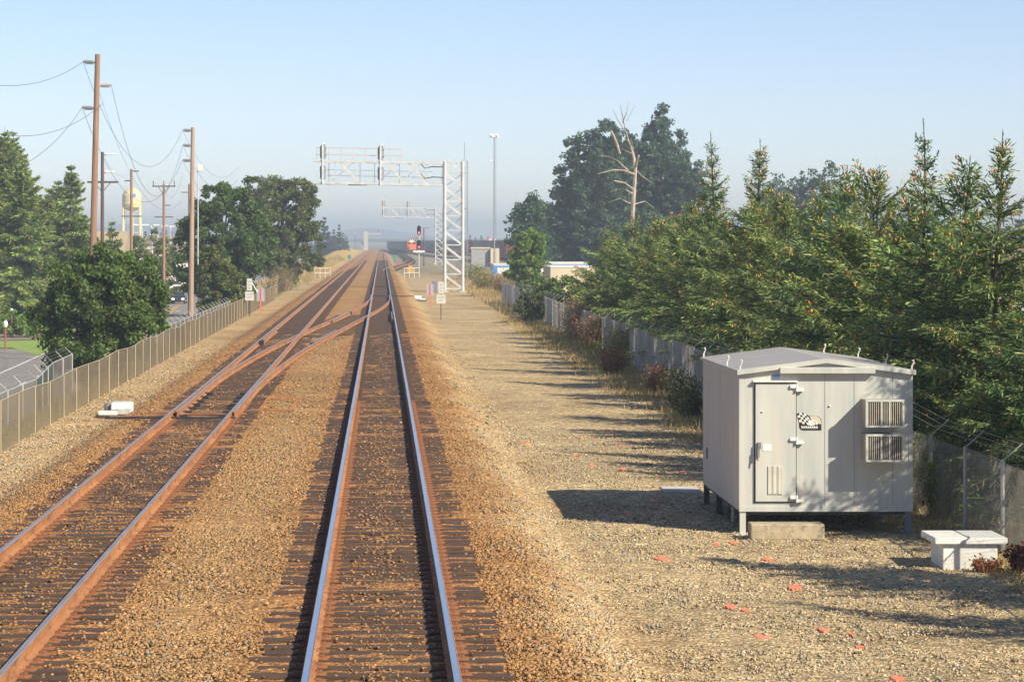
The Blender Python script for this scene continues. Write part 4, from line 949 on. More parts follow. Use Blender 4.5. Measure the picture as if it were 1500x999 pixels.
# ------------------------------------------------------------------ conifers behind the right fence
GT = (.27,.32,.085)
GS = [(.11,.155,.052), (.095,.16,.062), (.135,.17,.048), (.085,.14,.058), (.115,.165,.055)]
protos = []
specs = [(7.4, 2.6, 1.3, .85), (6.6, 2.8, .9, .75), (6.0, 2.9, .7, .65), (7.9, 2.6, 1.6, .92), (5.6, 2.8, .6, .6)]
for i, (H, Rb, ld, cv) in enumerate(specs):
    protos.append((H, conifer('conifer', H, Rb, GS[i], droop=.22, dens=1.0, leader=ld, cones=(.55, .3, .6, .35, .12)[i], curve=cv, tipcol=GT, asc=.85, spire=(.68, 0, 0, .60, .8)[i])))
row = [  # photo px of the tip, tip height in the photo, distance, prototype, label
 (1050,195,95,3,'slim conifer with a long bare leader, first spire right of the tall poplars'),
 (1108,205,86,0,'dark conifer with upturned top branches, second spire from the poplars'),
 (1152,285,80,2,'short broad conifer between the second and third tall spires'),
 (1187,283,75.5,1,'yellowish conifer in front of the small far poplars'),
 (1228,246,68.5,1,'conifer with a star shaped top of yellow green shoots'),
 (1285,250,63.5,2,'pale yellow green conifer with a thin forked tip'),
 (1332,290,60,4,'low conifer left of the tallest thin leader'),
 (1357,178,56,3,'conifer with the tallest dark leader and one side branch'),
 (1403,232,53.5,1,'conifer full of orange cones between the two tallest spires'),
 (1460,192,51,0,'tall conifer with orange cones at the right edge, topmost spire'),
 (1010,300,103,4,'low conifer left of the first bare spire'),
 (968,322,113,2,'conifer below the right part of the tall poplars'),
 (925,318,124,1,'conifer standing in front of the dead tree'),
 (893,340,138,4,'leftmost conifer of the row behind the slatted fence'),
]
used = set()
def place_conifer(X, Y, ztop, k, lab):
    H, p = protos[k]; zb = g0(X, Y)-.05; s = (ztop-zb)/H; sw = .5*(s+1)*random.uniform(.93, 1.07)
    if k not in used: used.add(k); o = p; o.location = (X, Y, zb); o.rotation_euler = (0, 0, random.uniform(0, 6.28)); o.scale = (sw, sw, s)
    else: o = dup(p, (X, Y, zb), random.uniform(0, 6.28), (sw, sw, s))
    tag(o, lab, 'conifer', 'young conifers behind the right fence'); return o
for px, py, Y, k, lab in row: place_conifer(X_(px, Y), Y, Z_(py, Y), k, lab)
near = [(12.9,43.9,6.6,2),(13.1,41.0,6.7,1),(12.1,34.6,6.9,0),(12.4,29.8,6.6,3)]
for i, (X, Y, zt, k) in enumerate(near): place_conifer(X, Y, zt, k, ['bushy conifer at the right edge behind the shed roof corner','bushy conifer cut by the right edge above the white box','conifer outside the right edge casting the upper shadow on the near gravel','conifer outside the right edge casting the lower shadow on the near gravel'][i])
back = [(14.6,50,3.9),(15.0,57,3.8),(14.6,64,4.0),(15.2,71,4.2),(14.8,79,4.5),(15.2,88,5.0),(14.7,98,5.5),(15.4,109,6.0),(14.6,121,6.2),(15.0,133,5.6),(11.9,48.6,3.8),(11.7,72,4.0),(11.8,90.5,4.4),(11.7,99,4.6),(11.9,108,4.9),(11.9,119,4.9),(11.7,131,4.5)]
for i, (X, Y, zt) in enumerate(back): place_conifer(X, Y, zt, (4, 2, 1, 4)[i % 4], 'bushy conifer filling the gaps of the row behind the right fence')
# other trees on the right
broadleaf('poplar_tree', [(0,0,9,2.2,2.2,6.5),(-1.2,0,6,2.0,2,4.5),(1.1,.2,6.5,2.1,2,5),(0,0,4.0,2.6,2.4,3.5)], 300, 26000, .18, (.05,.085,.05), (11,.35), None, .8, label='dark tall poplar, leftmost of the big hazy group', loc=(X_(842,385),385,-1.2)).scale = (1.45, 1.45, 1.42)
def poplar(px, top, Y, rx, lab, base=-1.2, col=(.055,.092,.052), n=30000, lobes=None, grp='tall hazy poplars beyond the conifers'):
    Y = Y*1.5 if Y < 300 else Y; rx = rx*1.5 if Y > 350 and Y < 415 else rx; zt = Z_(top, Y); H = zt-base
    lb = [(0,0,H*.55,rx*.8,rx*.8,H*.45),(-rx*.45,0,H*.45,rx*.7,rx*.7,H*.40),(rx*.45,.3,H*.48,rx*.7,rx*.7,H*.38),(rx*.1,0,H*.28,rx,rx,H*.25),(rx*.15,-.4,H*.80,rx*.5,rx*.5,H*.19),(-rx*.3,0,H*.72,rx*.45,rx*.5,H*.2)]
    return broadleaf('poplar_tree', lb, 340, n, .22, col, (H*.85,.32), None, .85, label=lab, loc=(X_(px,Y),Y,base), group=grp)
poplar(880, 170, 255, 2.9, 'tall poplar left of the dead tree, second of the big group'); poplar(962, 156, 262, 2.6, 'tallest poplar with a rounded top, right of the dead tree')
poplar(903, 182, 268, 2.6, 'tall poplar just left of the bare dead trunk'); poplar(985, 190, 266, 2.6, 'poplar right of the tallest one, filling the clump')
poplar(925, 200, 275, 3.0, 'poplar directly behind the dead tree'); poplar(1005, 222, 258, 2.6, 'lower right poplar of the big hazy group'); poplar(938, 300, 240, 3.4, 'low spreading poplar at the foot of the big group')
for px, top, Y, rx, lab in ((1135,258,420,3.2,'leftmost of the small far poplars'),(1175,246,430,3.4,'middle small far poplar'),(1208,239,425,3.6,'tallest small far poplar'),(1225,275,410,3,'rightmost small far poplar')):
    poplar(px, top, Y, rx, lab, n=8000, grp='small far poplars behind the conifer tops')
poplar(775, 285, 340, 2.7, 'grey green tree behind the bright green one', n=9000, grp='far trees'); poplar(800, 300, 420, 3, 'hazy tree left of the big poplars', n=7000, grp='far trees')
broadleaf('leafy_tree', [(0,0,3.4,1.7,1.7,2.6),(-.7,0,4.9,.9,.9,1.5),(.6,0,5.2,.8,.8,1.6),(.1,0,2.2,2.1,2,1.7)], 170, 14000, .13, (.115,.185,.035), (4,.14), (.2,.24,.05), .42, label='bright green pointed young tree right of the grey building', loc=(X_(777,235),235,-.9))
broadleaf('leafy_tree', [(0,0,1.9,1.8,1.8,1.3),(1.3,0,1.5,1.3,1.3,1.0),(-1.2,.5,1.4,1.2,1.4,1.0)], 110, 8000, .12, (.085,.125,.035), (2,.09), (.2,.2,.06), .40, label='low spreading green tree in front of the white trailers', loc=(X_(835,165),165,-.9))
broadleaf('leafy_tree', [(0,0,1.4,1.3,1.5,1.2)], 70, 6000, .11, (.10,.15,.045), (2,.08), (.18,.2,.06), .38, label='small yellow green tree over the slatted fence', loc=(X_(790,185),185,-.9))
broadleaf('round_bush', [(0,0,1.0,.95,.95,.85)], 80, 7000, .07, (.075,.095,.04), (.8,.06), (.15,.13,.06), .26, label='round olive green bush in front of the slatted fence', cat='bush', loc=(9.0,160,-.6))
broadleaf('leafy_tree', [(0,0,3.0,2.0,2.2,1.8),(.3,0,4.4,1.2,1.2,1.1)], 120, 9000, .13, (.115,.165,.035), (4,.12), (.2,.24,.05), .4, label='yellow green broad tree among the conifers below the dead tree', loc=(X_(958,128),128,-1))
# dead tree
dt = empty('dead_tree', (X_(930,185),185,-1.1), 0, 'bare dead tree with pale sunlit branches in front of the tall poplars', 'tree'); q = MB()
def dp(px, py, dy=0): p = at(px, py, 185+dy); return p-Vector(dt.location)
def br(pts, r0, r1): 
    P = [dp(*p) for p in pts]; n = len(P); q.tube(P, [r0+(r1-r0)*i/(n-1) for i in range(n)], 6)
br([(925,400),(926,330),(928,290),(930,262),(931,245)], .19, .12); br([(931,245,0),(934,232,-.5),(936,228,-.6)], .12, .07); br([(930,262),(929,235,.5),(924,215,.6),(919,205)], .13, .06)
br([(924,215,.6),(917,195,.5),(912,172,.4),(909,155)], .06, .02); br([(912,180,.5),(918,165),(921,150)], .04, .015); br([(915,192),(905,176),(897,160)], .045, .015); br([(918,178),(925,165),(930,155)], .035, .012)
br([(930,256),(915,250,-1),(900,249,-1.4),(875,255,-2)], .08, .02); br([(920,250,-.6),(905,236,-1.2),(892,230),(878,228)], .06, .018); br([(928,278),(915,268,-1),(900,265,-1.5),(885,275)], .07, .018); br([(928,285),(917,278,-1),(905,277),(895,281)], .055, .015)
br([(908,226,-1.5),(904,212,-1.5),(899,200,-1.4),(895,192,-1.4)], .10, .08); br([(927,300),(918,296),(908,291),(893,296)], .06, .015); br([(929,250),(930,232,1),(927,215,1.2),(924,205)], .06, .03); br([(931,248),(940,258,1),(955,268,1)], .05, .015)
br([(927,300),(945,295,.8),(958,305,1)], .05, .012); br([(925,225),(918,222),(910,218)], .04, .01)
q.build('trunk', M['dead'], dt)
# thickets and weeds along the right fence
BR, YG = (.26,.15,.075), (.20,.19,.04)
for (px, py, r, h, nl, col, stc, lab, fl_n) in (
    (850,500,1.3,2.0,4200,(.36,.24,.13),(.38,.25,.15),'tall dry brown thicket leaning on the slatted fence',None),(868,515,1.1,1.6,2800,(.27,.17,.10),(.3,.2,.12),'dark brown thicket right of the tallest dry one',None),
    (905,535,.9,1.5,1700,YG,(.3,.24,.12),'yellow flecked weeds climbing the fence posts',None),(900,548,.8,.9,1300,(.22,.09,.045),(.3,.16,.09),'low reddish brown weeds at the fence foot',None),
    (962,576,.62,.9,1500,(.16,.095,.07),(.24,.15,.11),'small brown round shrub at the fence foot',None),(1000,600,.78,1.05,2200,(.10,.11,.045),(.26,.24,.12),'green shrub with pale flowers beside the back of the shed',150),
    (1012,612,.6,.7,900,(.06,.075,.03),(.2,.18,.1),'dark green weeds beside the flowering shrub',None),(1303,788,.35,1.0,600,(.24,.23,.04),(.3,.28,.1),'tall yellow green weeds under the shed corner',None),
    (1380,783,.5,1.1,900,(.16,.19,.045),(.3,.26,.12),'green weeds growing behind the white box',None),(1497,838,.32,.4,700,(.11,.035,.03),(.2,.09,.06),'dark red weed at the right edge',None),
    (740,430,1.8,1.7,2600,(.36,.24,.11),(.36,.26,.16),'brown dry brush left of the slatted fence end',None),(712,425,2.2,1.7,2600,(.28,.24,.09),(.36,.26,.16),'mixed brush right of the near signal gantry',None),(695,410,2.5,1.7,2600,(.20,.22,.07),(.3,.26,.14),'green brush in front of the grey block building',None),
    (1445,838,.32,.2,260,(.35,.13,.06),(.4,.2,.1),'small reddish weed against the white box',None)):
    Y = {1303: 49.5, 1380: 47.2}.get(px, (4.93)*F/(py-VY)); shrub('dry_shrub' if col[0] > col[1] else 'green_shrub', r, h, int(60+r*60), nl, .05 if Y < 150 else .09, col, stc, lab, (X_(px, Y), Y, -.62), flowers=fl_n)
# dry grass blades
def blades(name, N, accept, xr, yr, h, cols_, label, z=None):
    x = rng.uniform(*xr, N*6); y = rng.uniform(*yr, N*6); k = accept(x, y); x, y = x[k][:N], y[k][:N]; N = len(x); z0 = gz(x, y)-.01
    hh = h*rng.lognormal(-.1, .35, N); a = rng.uniform(0, 6.28, N); ln = rng.normal(0, .35, (N, 2))*hh[:, None]; wd = .0045+.004*rng.random(N)+.00006*y
    P0 = np.stack([x-np.cos(a)*wd, y-np.sin(a)*wd, z0], 1); P1 = np.stack([x+np.cos(a)*wd, y+np.sin(a)*wd, z0], 1); T = np.stack([x+ln[:, 0], y+ln[:, 1], z0+hh], 1)
    V = np.stack([P0, P1, T], 1).reshape(-1, 3); c = np.array(cols_)[rng.integers(0, len(cols_), N)]*np.exp(rng.normal(0, .2, (N, 1)))
    o = fast(name, V, np.arange(len(V)).reshape(-1, 3), M['dry'], cols=np.repeat(c, 3, 0)); tag(o, label, None, None, 'stuff')
DG = [(.52,.38,.19),(.45,.32,.16),(.36,.26,.13),(.24,.22,.10)]
blades('dry_grass', 60000, lambda x, y: (rng.random(len(x)) < (sm(7.0, 8.8, x+.5*wob(x, y, .5, 5))*.9+.01)*np.where(y < 52, sm(8.6, 9.3, x), 1)), (6.5, 11.5), (33, 170), .16, DG, 'dry golden grass at the foot of the right fence')
blades('dry_grass', 14000, lambda x, y: rng.random(len(x)) < .5, (-13, -9.0), (55, 240), .35, DG[:3]+[(.15,.19,.05)], 'dry and green grass on the bank below the left fence')
blades('dry_grass', 9000, lambda x, y: rng.random(len(x)) < .8, (8, 16), (175, 330), .45, DG[:3], 'golden dry grass around the foot of the near signal gantry')
blades('dry_grass', 9000, lambda x, y: rng.random(len(x)) < .6, (-15, -8.4), (300, 620), .5, DG[:3], 'golden grass on the far left bank')
for px, py, r in ((712,626,.09),(713,614,.06)):
    Y = 4.93*F/(py-VY); shrub('weed_tuft', r, r*1.3, 24, 160, .03, (.07,.13,.03), (.1,.14,.05), 'little green weed tuft alone on the right gravel', (X_(px, Y), Y, -.6), cat='weed', group='green weed tufts')

# ------------------------------------------------------------------ trees on the left
broadleaf('maple_tree', [(0,0,3.5,2.62,2.4,2.6),(-.7,0,3.2,1.9,2,2.2),(.8,.2,3.4,1.8,1.9,2.2),(.1,0,1.7,1.7,1.7,1.5),(0,0,4.9,1.7,1.6,1.2)], 300, 62000, .078, (.075,.12,.03), (4.2,.16), (.11,.15,.035), .46, label='round dark green maple just behind the left fence', loc=(X_(153,114),114,-2.8)).scale = (1.13, 1.0, 1.13)
broadleaf('maple_tree', [(0,0,6.4,3.3,3.0,3.4),(-1.7,0,5.0,2.3,2.4,3.2),(1.7,0,6.3,2.4,2.4,2.9),(0,0,3.4,3.3,2.8,2.4),(1.0,0,9.0,1.7,1.5,1.7),(-.7,0,9.2,1.7,1.5,1.6)], 360, 52000, .115, (.070,.115,.038), (7.5,.24), (.10,.13,.03), .58, label='big blue green maple left of the pair in the middle distance', loc=(X_(327,205),205,-1.7))
broadleaf('maple_tree', [(0,0,8,4.2,3.8,4.2),(-1.5,0,10.0,2.5,2.3,2.5),(1.6,0,9.6,2.6,2.4,2.6),(2.0,0,5.2,2.8,2.4,3.2),(-2,0,5.0,3.0,2.4,3.2),(0,0,3.6,3.0,2.5,2.2)], 360, 48000, .135, (.09,.12,.036), (9.5,.30), (.13,.10,.035), .72, label='big olive and rusty maple right of the pair in the middle distance', loc=(X_(412,280),280,-1.2))
broadleaf('maple_tree', [(0,0,3.4,1.7,1.6,2.6),(-.4,0,4.9,1.0,1,1.5),(.9,0,2.8,1.2,1.2,1.6)], 140, 12000, .12, (.085,.115,.026), (4,.12), (.2,.13,.04), .40, label='small lighter green maple in front of the middle pair', loc=(X_(317,188),188,-2.2))
shrub('bare_shrub', 1.6, 3.0, 140, 500, .08, (.14,.13,.05), (.34,.24,.16), 'bare brown stemmed shrub under the olive maple', (X_(418,262),262,-.9), spread=.9)
shrub('bare_shrub', 1.2, 2.6, 110, 500, .08, (.14,.13,.05), (.30,.22,.15), 'brown stems beside the end of the left fence', (X_(395,240),240,-.9), spread=.9)
for px, top, Y, Rb, lab, dr_ in ((8,185,255,5.6,'tall cedar cut by the left edge',.35),(36,190,265,4.8,'tall double topped cedar near the left edge',.35),(-28,215,250,6,'cedar outside the left edge',.3),(22,225,240,5.2,'broad cedar filling the left edge in front of the taller ones',.35),(80,262,262,4.6,'bushy cedar behind the drooping one',.35),(102,238,248,4.2,'drooping cedar with a bent tip left of the tall brown pole',.5),(62,275,275,4.4,'shorter cedar between the two taller ones',.4),(163,318,285,2.4,'small dark conifer right of the tall brown pole',.3)):
    zb = -3.85; H = Z_(top, Y)-zb
    conifer('cedar_tree', H, Rb, (.20,.27,.075), droop=dr_, dens=1.0, leader=1.6, z0=.6, curve=.8, twig=.42, tipcol=(.24,.26,.06), gap=.42, asc=.4, thin=.13, label=lab, group='cedars beyond the road', loc=(X_(px,Y),Y,zb))
for px, top, Y, r, lab in ((20,350,262,4.0,'yellow green leafy tree under the cedars at the left edge'),(80,365,256,3.8,'leafy tree under the drooping cedar'),(215,335,300,3.4,'leafy tree right of the small dark conifer'),(120,340,250,3,'leafy tree behind the round maple')):
    zt = Z_(top, Y); H = zt+3.8; broadleaf('leafy_tree', [(0,0,H*.6,r,r,H*.4),(r*.5,0,H*.45,r*.8,r*.8,H*.35),(-r*.5,0,H*.45,r*.8,r*.8,H*.35)], 200, 15000, .15, (.095,.125,.026), (H*.7,.2), (.18,.18,.04), .6, label=lab, loc=(X_(px,Y),Y,-3.8), group='leafy trees beyond the road')
broadleaf('hedge', [(0,0,1.1,1.6,1.2,1.2),(-1.8,0,1.1,1.5,1.2,1.2),(1.2,.5,.9,1.0,1.2,1.0)], 130, 11000, .09, (.13,.22,.03), (.6,.06), (.2,.28,.05), .3, label='bright green clipped hedge by the lawn', cat='hedge', loc=(X_(15,224),224,-3.8))
lp = empty('garden_lamp', (X_(8,197),197,-3.8), 0, 'short reddish lamp post with a white globe on the lawn', 'lamp post')
MB().tube([(0,0,0),(0,0,1.75)], .07, 8).build('post', M['terracotta'], lp); MB().lathe([(0,1.75),(.13,1.76),(.17,1.95),(.17,2.1),(.10,2.22),(0,2.26)], n=12).build('globe', M['globe'], lp)
lp2 = dup(lp, (X_(17,232),232,-3.8), 0, 1.0, 'white globe lamp showing just above the hedge')
# ------------------------------------------------------------------ vehicles
def car(label, loc, rz, body, hdl=False, tall=1.0):
    r_ = empty('parked_car' if False else 'car', loc, rz, label, 'car', 'cars on the road and by the kerb')
    L, Wd, H = 4.5, .90, 1.45*tall
    def loft(secs, nm, m_, par):
        q = MB(); n = len(secs[0]); 
        for s in secs: q.v += s
        for i in range(len(secs)-1):
            for k in range(n): q.f.append((i*n+k, i*n+(k+1)%n, (i+1)*n+(k+1)%n, (i+1)*n+k)); q.mi.append(0)
        q.f += [tuple(range(n)), tuple((len(secs)-1)*n+k for k in range(n))]; q.mi += [0, 0]
        return q.build(nm, m_, par, bevel=.03)
    def sec(y, w0, z0, w1, z1): return [(-w0, y, z0), (w0, y, z0), (w0*1.0, y, (z0+z1)/2), (w1, y, z1), (-w1, y, z1), (-w0*1.0, y, (z0+z1)/2)]
    bd = loft([sec(-2.25,.72,.32,.66,.62), sec(-2.05,.86,.24,.80,.78), sec(-1.0,.90,.22,.84,.92*tall), sec(1.4,.90,.22,.84,.95*tall), sec(2.1,.86,.26,.8,.88*tall), sec(2.25,.74,.34,.7,.7)], 'body', body, r_)
    loft([sec(-1.15,.80,.90*tall,.74,.93*tall), sec(-.45,.78,.90*tall,.62,H), sec(1.1,.78,.92*tall,.62,H), sec(1.85,.78,.90*tall,.7,.94*tall)], 'cabin', M['glass'], r_)
    loft([sec(-.42,.63,H-.03,.60,H+.015), sec(1.05,.63,H-.03,.60,H+.015)], 'roof', body, r_)
    for sx in (-1, 1):
        for y in (-1.35, 1.4):
            wh = MB().tube([(sx*.70, y, .33), (sx*.91, y, .33)], .33, 14).build('wheel', M['tire'], r_); MB().tube([(sx*.905, y, .33), (sx*.925, y, .33)], .19, 10).build('rim', M['alu'], wh)
        MB().box(sx*.62-.16, sx*.62+.16, -2.27, -2.12, .55, .70).build('headlight', M['white'] if not hdl else emit('lit_headlight', (1,.95,.85), 3), r_)
    MB().box(-.4, .4, -2.29, -2.2, .38, .55).build('grille', M['black'], r_)
    MB().box(-.8, .8, -1.2, -1.19, .3, .31); return r_
paints = {k: pm('car_paint_'+k, c, None, 1, .25, .0) for k, c in {'dark': (.045,.03,.06), 'white': (.75,.75,.74), 'blue': (.25,.33,.45), 'silver': (.45,.46,.47), 'orange': (.7,.25,.04), 'red': (.45,.04,.03)}.items()}
def onroad(y, off): x = float(np.interp(y, ry, road_x))+off; return (x, y, float(zroad(y))+.025)
c0 = car('dark purple car driving towards the camera beside the pale power pole', (X_(262.5,345), 345, -3.775), 0, paints['dark'], True)
c1 = car('light blue grey car on the road below the olive maple', (X_(436,760), 760, float(zroad(760))+.03), .05, paints['blue'])
protoW = car('white car leading the far queue on the road', onroad(1070, 4.5), .05, paints['white'])
pO = car('orange car in the far queue on the road', onroad(1105, 2.0), .05, paints['orange'])
pS = car('silver car in the far queue on the road', onroad(1170, 5.0), .05, paints['silver'])
pR = car('red car at the left side of the far queue', onroad(1060, 4.5), 0, paints['red'])
for i, (y, off, p) in enumerate(((960,-1.5,protoW),(980,2.0,protoW),(1020,-3,pS),(1045,1.5,protoW),(1075,4,pS),(1100,-1,protoW),(1130,2.5,pO),(840,-4,pS),(1160,0,protoW))):
    dup(p, onroad(y+190, abs(off)+1.2), .05, 1, f"{['white','white','silver','white','silver','white','orange','silver','white'][i]} car in the distant queue, {['just ahead of the orange car','right behind the orange car','between two white ones','middle of the queue','closest to the grass bank','a little beyond the middle','second orange one farther back','nearest of the silver ones','farthest of all'][i]}")
for i, (px, Y) in enumerate(((212,420),(236,430),(254,440))): dup(protoW, (X_(px,Y), Y, -3.78), 1.2, 1.0, ['white parked car left of the T shaped pole','white parked car behind the T shaped pole','white parked car right of the T shaped pole'][i], 'cars parked by the far low buildings')
# ------------------------------------------------------------------ buildings
def house(name, loc, w_, d_, h_, wall, roofm, label, roof='gable', rh=1.5, windows=3, rz=0, wm='glass'):
    r_ = empty(name, loc, rz, label, 'building'); MB().box(-w_/2, w_/2, 0, d_, -1, h_).build('wall', wall, r_)
    q = MB()
    if roof == 'gable': q.prism([(-w_/2-.4, h_+.003), (w_/2+.4, h_+.003), (w_/2+.4, h_+.2), (0, h_+rh), (-w_/2-.4, h_+.2)], 'y', -.5, d_+.5)
    elif roof == 'side': q.prism([(-.5, h_+.003), (d_+.5, h_+.003), (d_+.5, h_+.2), (d_/2, h_+rh), (-.5, h_+.2)], 'x', -w_/2-.5, w_/2+.5)
    else: q.box(-w_/2-.15, w_/2+.15, -.15, d_+.15, h_+.003, h_+.3)
    q.build('roof', roofm, r_)
    for i in range(windows):
        x = -w_/2+w_*(i+.5)/windows; ww = w_/windows*.28; f_ = MB().box(x-ww, x+ww, -.06, -.001, h_*.42, h_*.78).build('window', M['white'], r_); MB().box(x-ww*.88, x+ww*.88, -.075, -.061, h_*.45, h_*.75).build('pane', M[wm], f_)
    return r_
house('house', (X_(102,290),290,-3.8), 11, 9, 6.6, M['cream'], M['tan'], 'cream house with a brown roof behind the cedars', 'side', 2.6, 3)
house('house', (X_(62,300),300,-3.8), 7, 8, 7, M['tan'], M['roofbrown'], 'tan house partly hidden behind the cedars', 'gable', 2, 2)
house('low_building', (X_(180,430),430,-3.8), 13, 12, 3.6, M['cream'], M['whitewall'], 'cream low building left of the water tower legs', 'side', 1.8, 4)
house('low_building', (X_(232,480),480,-3.8), 12, 10, 4.2, M['whitewall'], M['alu_side'], 'long white low building behind the T shaped pole', 'flat', 0, 5)
house('low_building', (X_(245,640),640,-3), 14, 10, 6.5, M['cream'], M['roofbrown'], 'cream building farther behind the street lamps', 'side', 2, 4)
house('low_building', (X_(205,560),560,-3), 12, 9, 5.5, M['tan'], M['alu_side'], 'tan flat roofed building beneath the water tower', 'flat', 0, 4)
house('block_building', (X_(704,549),549,-.7), 3.8, 5, 3.4, M['conc_grey'], M['cream'], 'grey block building with a pale roof edge near the light mast', 'flat', 0, 0)
o = MB().box(-.9, .9, 0, 4, 0, 3.5).build('tan_shed', M['cream'], None, loc=(X_(725,548),548,-.7)); tag(o, 'narrow cream shed joined to the right of the grey block building', 'building')
house('warehouse', (X_(610,1500),1500,-.7), 17, 20, 5.2, M['tan'], M['terracotta'], 'tan and pink warehouse behind the red signal', 'gable', 2, 4)
house('warehouse', (37,120,-1.05), 16, 12, 4.0, M['cream'], M['roofbrown'], 'cream building glimpsed through the conifers at the right', 'side', 1.2, 3)
def trailer(label, px0, px1, Y, top, bot, body, trim=None, d=9):
    X0, X1 = X_(px0, Y), X_(px1, Y); r_ = empty('box_trailer', ((X0+X1)/2, Y, -1.05), 0, label, 'trailer', 'white trailers behind the slatted fence'); hw = (X1-X0)/2; zt = Z_(top, Y)+1.05
    MB().box(-hw, hw, 0, d, .9, zt).build('body', body, r_, bevel=.04)
    MB().box(-hw-.03, hw+.03, -.03, d+.03, zt+.003, zt+.10).build('roof', M['whitewall'], r_)
    if trim: MB().box(-hw-.02, hw+.02, -.035, -.003, zt-.28, zt-.1).build('stripe', trim, r_); MB().box(-hw-.05, -hw+.42, -.04, -.002, .9, zt-.3).build('corner_panel', trim, r_)
    q = MB()
    for x in (-hw*.7, hw*.7):
        for y in (1, 2.2): q.tube([(x-.15, y, .48), (x+.15, y, .48)], .48, 12)
    q.build('wheel', M['tire'], r_); MB().box(-hw*.9, hw*.9, .1, d-.2, .55, .88).build('chassis', M['black'], r_); return r_
trailer('cream walled trailer with a blue corner and blue roof stripe', 723, 800, 300, 388, 412, M['whitewall'], M['blue'])
trailer('long pale trailer seen over the slatted fence', 806, 872, 215, 392, 440, M['cream'], None)
trailer('white trailer with blue stripe behind the low green tree', 805, 862, 262, 386, 410, M['whitewall'], M['blue'])
for i, (px, Y, ht) in enumerate(((1240,150,3.9),(1475,92,3.4),(1325,140,3.8),(1000,190,3.8),(1090,160,3.6))):
    X = X_(px, Y); t_ = trailer(['pale bluish box trailer glimpsed between the conifer tops','white trailer glimpsed low between conifers at the right edge','white trailer behind the tallest conifer','white trailer behind the poplar foot','white trailer deep behind the middle conifers'][i], px-24*100/Y, px+24*100/Y, Y, VY+(EYE-(ht-1.05))*F/Y, 0, M['whitewall'] if i else M['greycar'], None, 7)
# water tower
wt = empty('water_tower', (X_(193,880),880,-3), 0, 'cream water tower with a blue mark beyond the road', 'water tower'); k = 880/F
zt = Z_(275,880)+3; zb_ = Z_(305,880)+3; r0 = 14*k
MB().lathe([(0,zt),(r0*.35,zt-.3),(r0*.8,zt-1.3),(r0,zt-2.6),(r0,zb_+1.6),(r0*1.04,zb_+1.55),(r0*1.04,zb_+1.3),(r0,zb_+1.3),(r0*.92,zb_+.2),(r0*.5,zb_-.8),(0,zb_-1.1)], n=28).build('tank', M['water_tank'], wt, smooth=False)
q = MB(); 
for i in range(6): a = PI/6+i*PI/3; q.tube([(r0*.98*math.cos(a), r0*.98*math.sin(a), zb_+1), (r0*1.1*math.cos(a), r0*1.1*math.sin(a), 0)], .32, 8)
q.build('leg', M['water_tank'], wt); q = MB()
for zz in (5, 10): 
    for i in range(6): a, b_ = PI/6+i*PI/3, PI/6+(i+1)*PI/3; q.bar((r0*1.05*math.cos(a), r0*1.05*math.sin(a), zz), (r0*1.05*math.cos(b_), r0*1.05*math.sin(b_), zz), .15)
q.build('brace', M['water_tank'], wt); MB().tube([(0,0,0),(0,0,zb_-.9)], .6, 10).build('riser_pipe', M['water_tank'], wt)
q = MB(); a0 = -PI/2+.30
for i in range(6): a, b_ = a0+i*.08-.25, a0+(i+1)*.08-.25; zc = zb_+4.1; q.poly([((r0+.04)*math.cos(a), (r0+.04)*math.sin(a), zc-.6), ((r0+.04)*math.cos(b_), (r0+.04)*math.sin(b_), zc-.6), ((r0+.04)*math.cos(b_), (r0+.04)*math.sin(b_), zc+.6), ((r0+.04)*math.cos(a), (r0+.04)*math.sin(a), zc+.6)], [(0,1,2,3)])
q.build('blue_mark', M['blue'], wt)
# street lamps on the left, masts on the right
def street_lamp(px, top, Y, lab, zb=-3.8):
    r_ = empty('street_lamp', (X_(px,Y),Y,zb), 0, lab, 'street lamp', 'street lamps over the far road'); h = Z_(top,Y)-zb
    MB().tube([(0,0,0),(0,0,h*.96),(-.2,0,h),(-.8,0,h+.1)], [.13,.09,.07,.06], 8).build('pole', M['galv'], r_); MB().box(-1.75, -.6, -.22, .22, h-.0, h+.26).build('lamp_head', M['white'], r_, bevel=.08); return r_
for i, (px, top, Y) in enumerate(((208,331,420),(223,331,440),(238,331,480),(250,332,520),(259,333,560),(271,333,600),(232,345,500),(275,344,680))):
    street_lamp(px, top, Y, ['leftmost street lamp beside the water tower','second street lamp from the water tower','street lamp just left of the T shaped pole','street lamp just right of the T shaped pole','fifth street lamp from the water tower','street lamp closest to the big maple','lower street lamp with a short pole behind the T shaped pole','lower street lamp half hidden by the maple'][i])
lm = empty('light_mast', (X_(724,500),500,-.7), 0, 'tall floodlight mast with a ring of white lamps', 'light mast'); h = Z_(200,500)+.7
MB().tube([(0,0,0),(0,0,h)], [.15,.09], 8).build('pole', M['greycar'], lm)
for i in range(6): a = i*PI/3+.3; MB().box(-.3, .3, -.22, .22, -.16, .2).build('lamp_head', M['white'], lm, bevel=.05, loc=(.62*math.cos(a), .62*math.sin(a), h-.1+.35*(i % 2)))
z = Z_(237,500)+.7; MB().tube([(-.2,0,z),(-.7,0,z+.1)], .05, 6).build('bracket', M['galv'], lm); MB().box(-.9, -.45, -.2, .2, z-.05, z+.3).build('lamp_head', M['white'], lm, bevel=.05)
q = MB(); q.bar((0,0,0), (0,0,h), .05); q.build('cable', M['black'], lm, loc=(.3,0,0))
am = empty('lattice_mast', (X_(680.5,640),640,-.7), 0, 'thin grey lattice mast right of the near gantry tower', 'radio mast'); h = Z_(233,640)+.7; q = MB()
for a in (0, 2.09, 4.19): q.bar((.55*math.cos(a), .55*math.sin(a), 0), (.45*math.cos(a), .45*math.sin(a), h), .06)
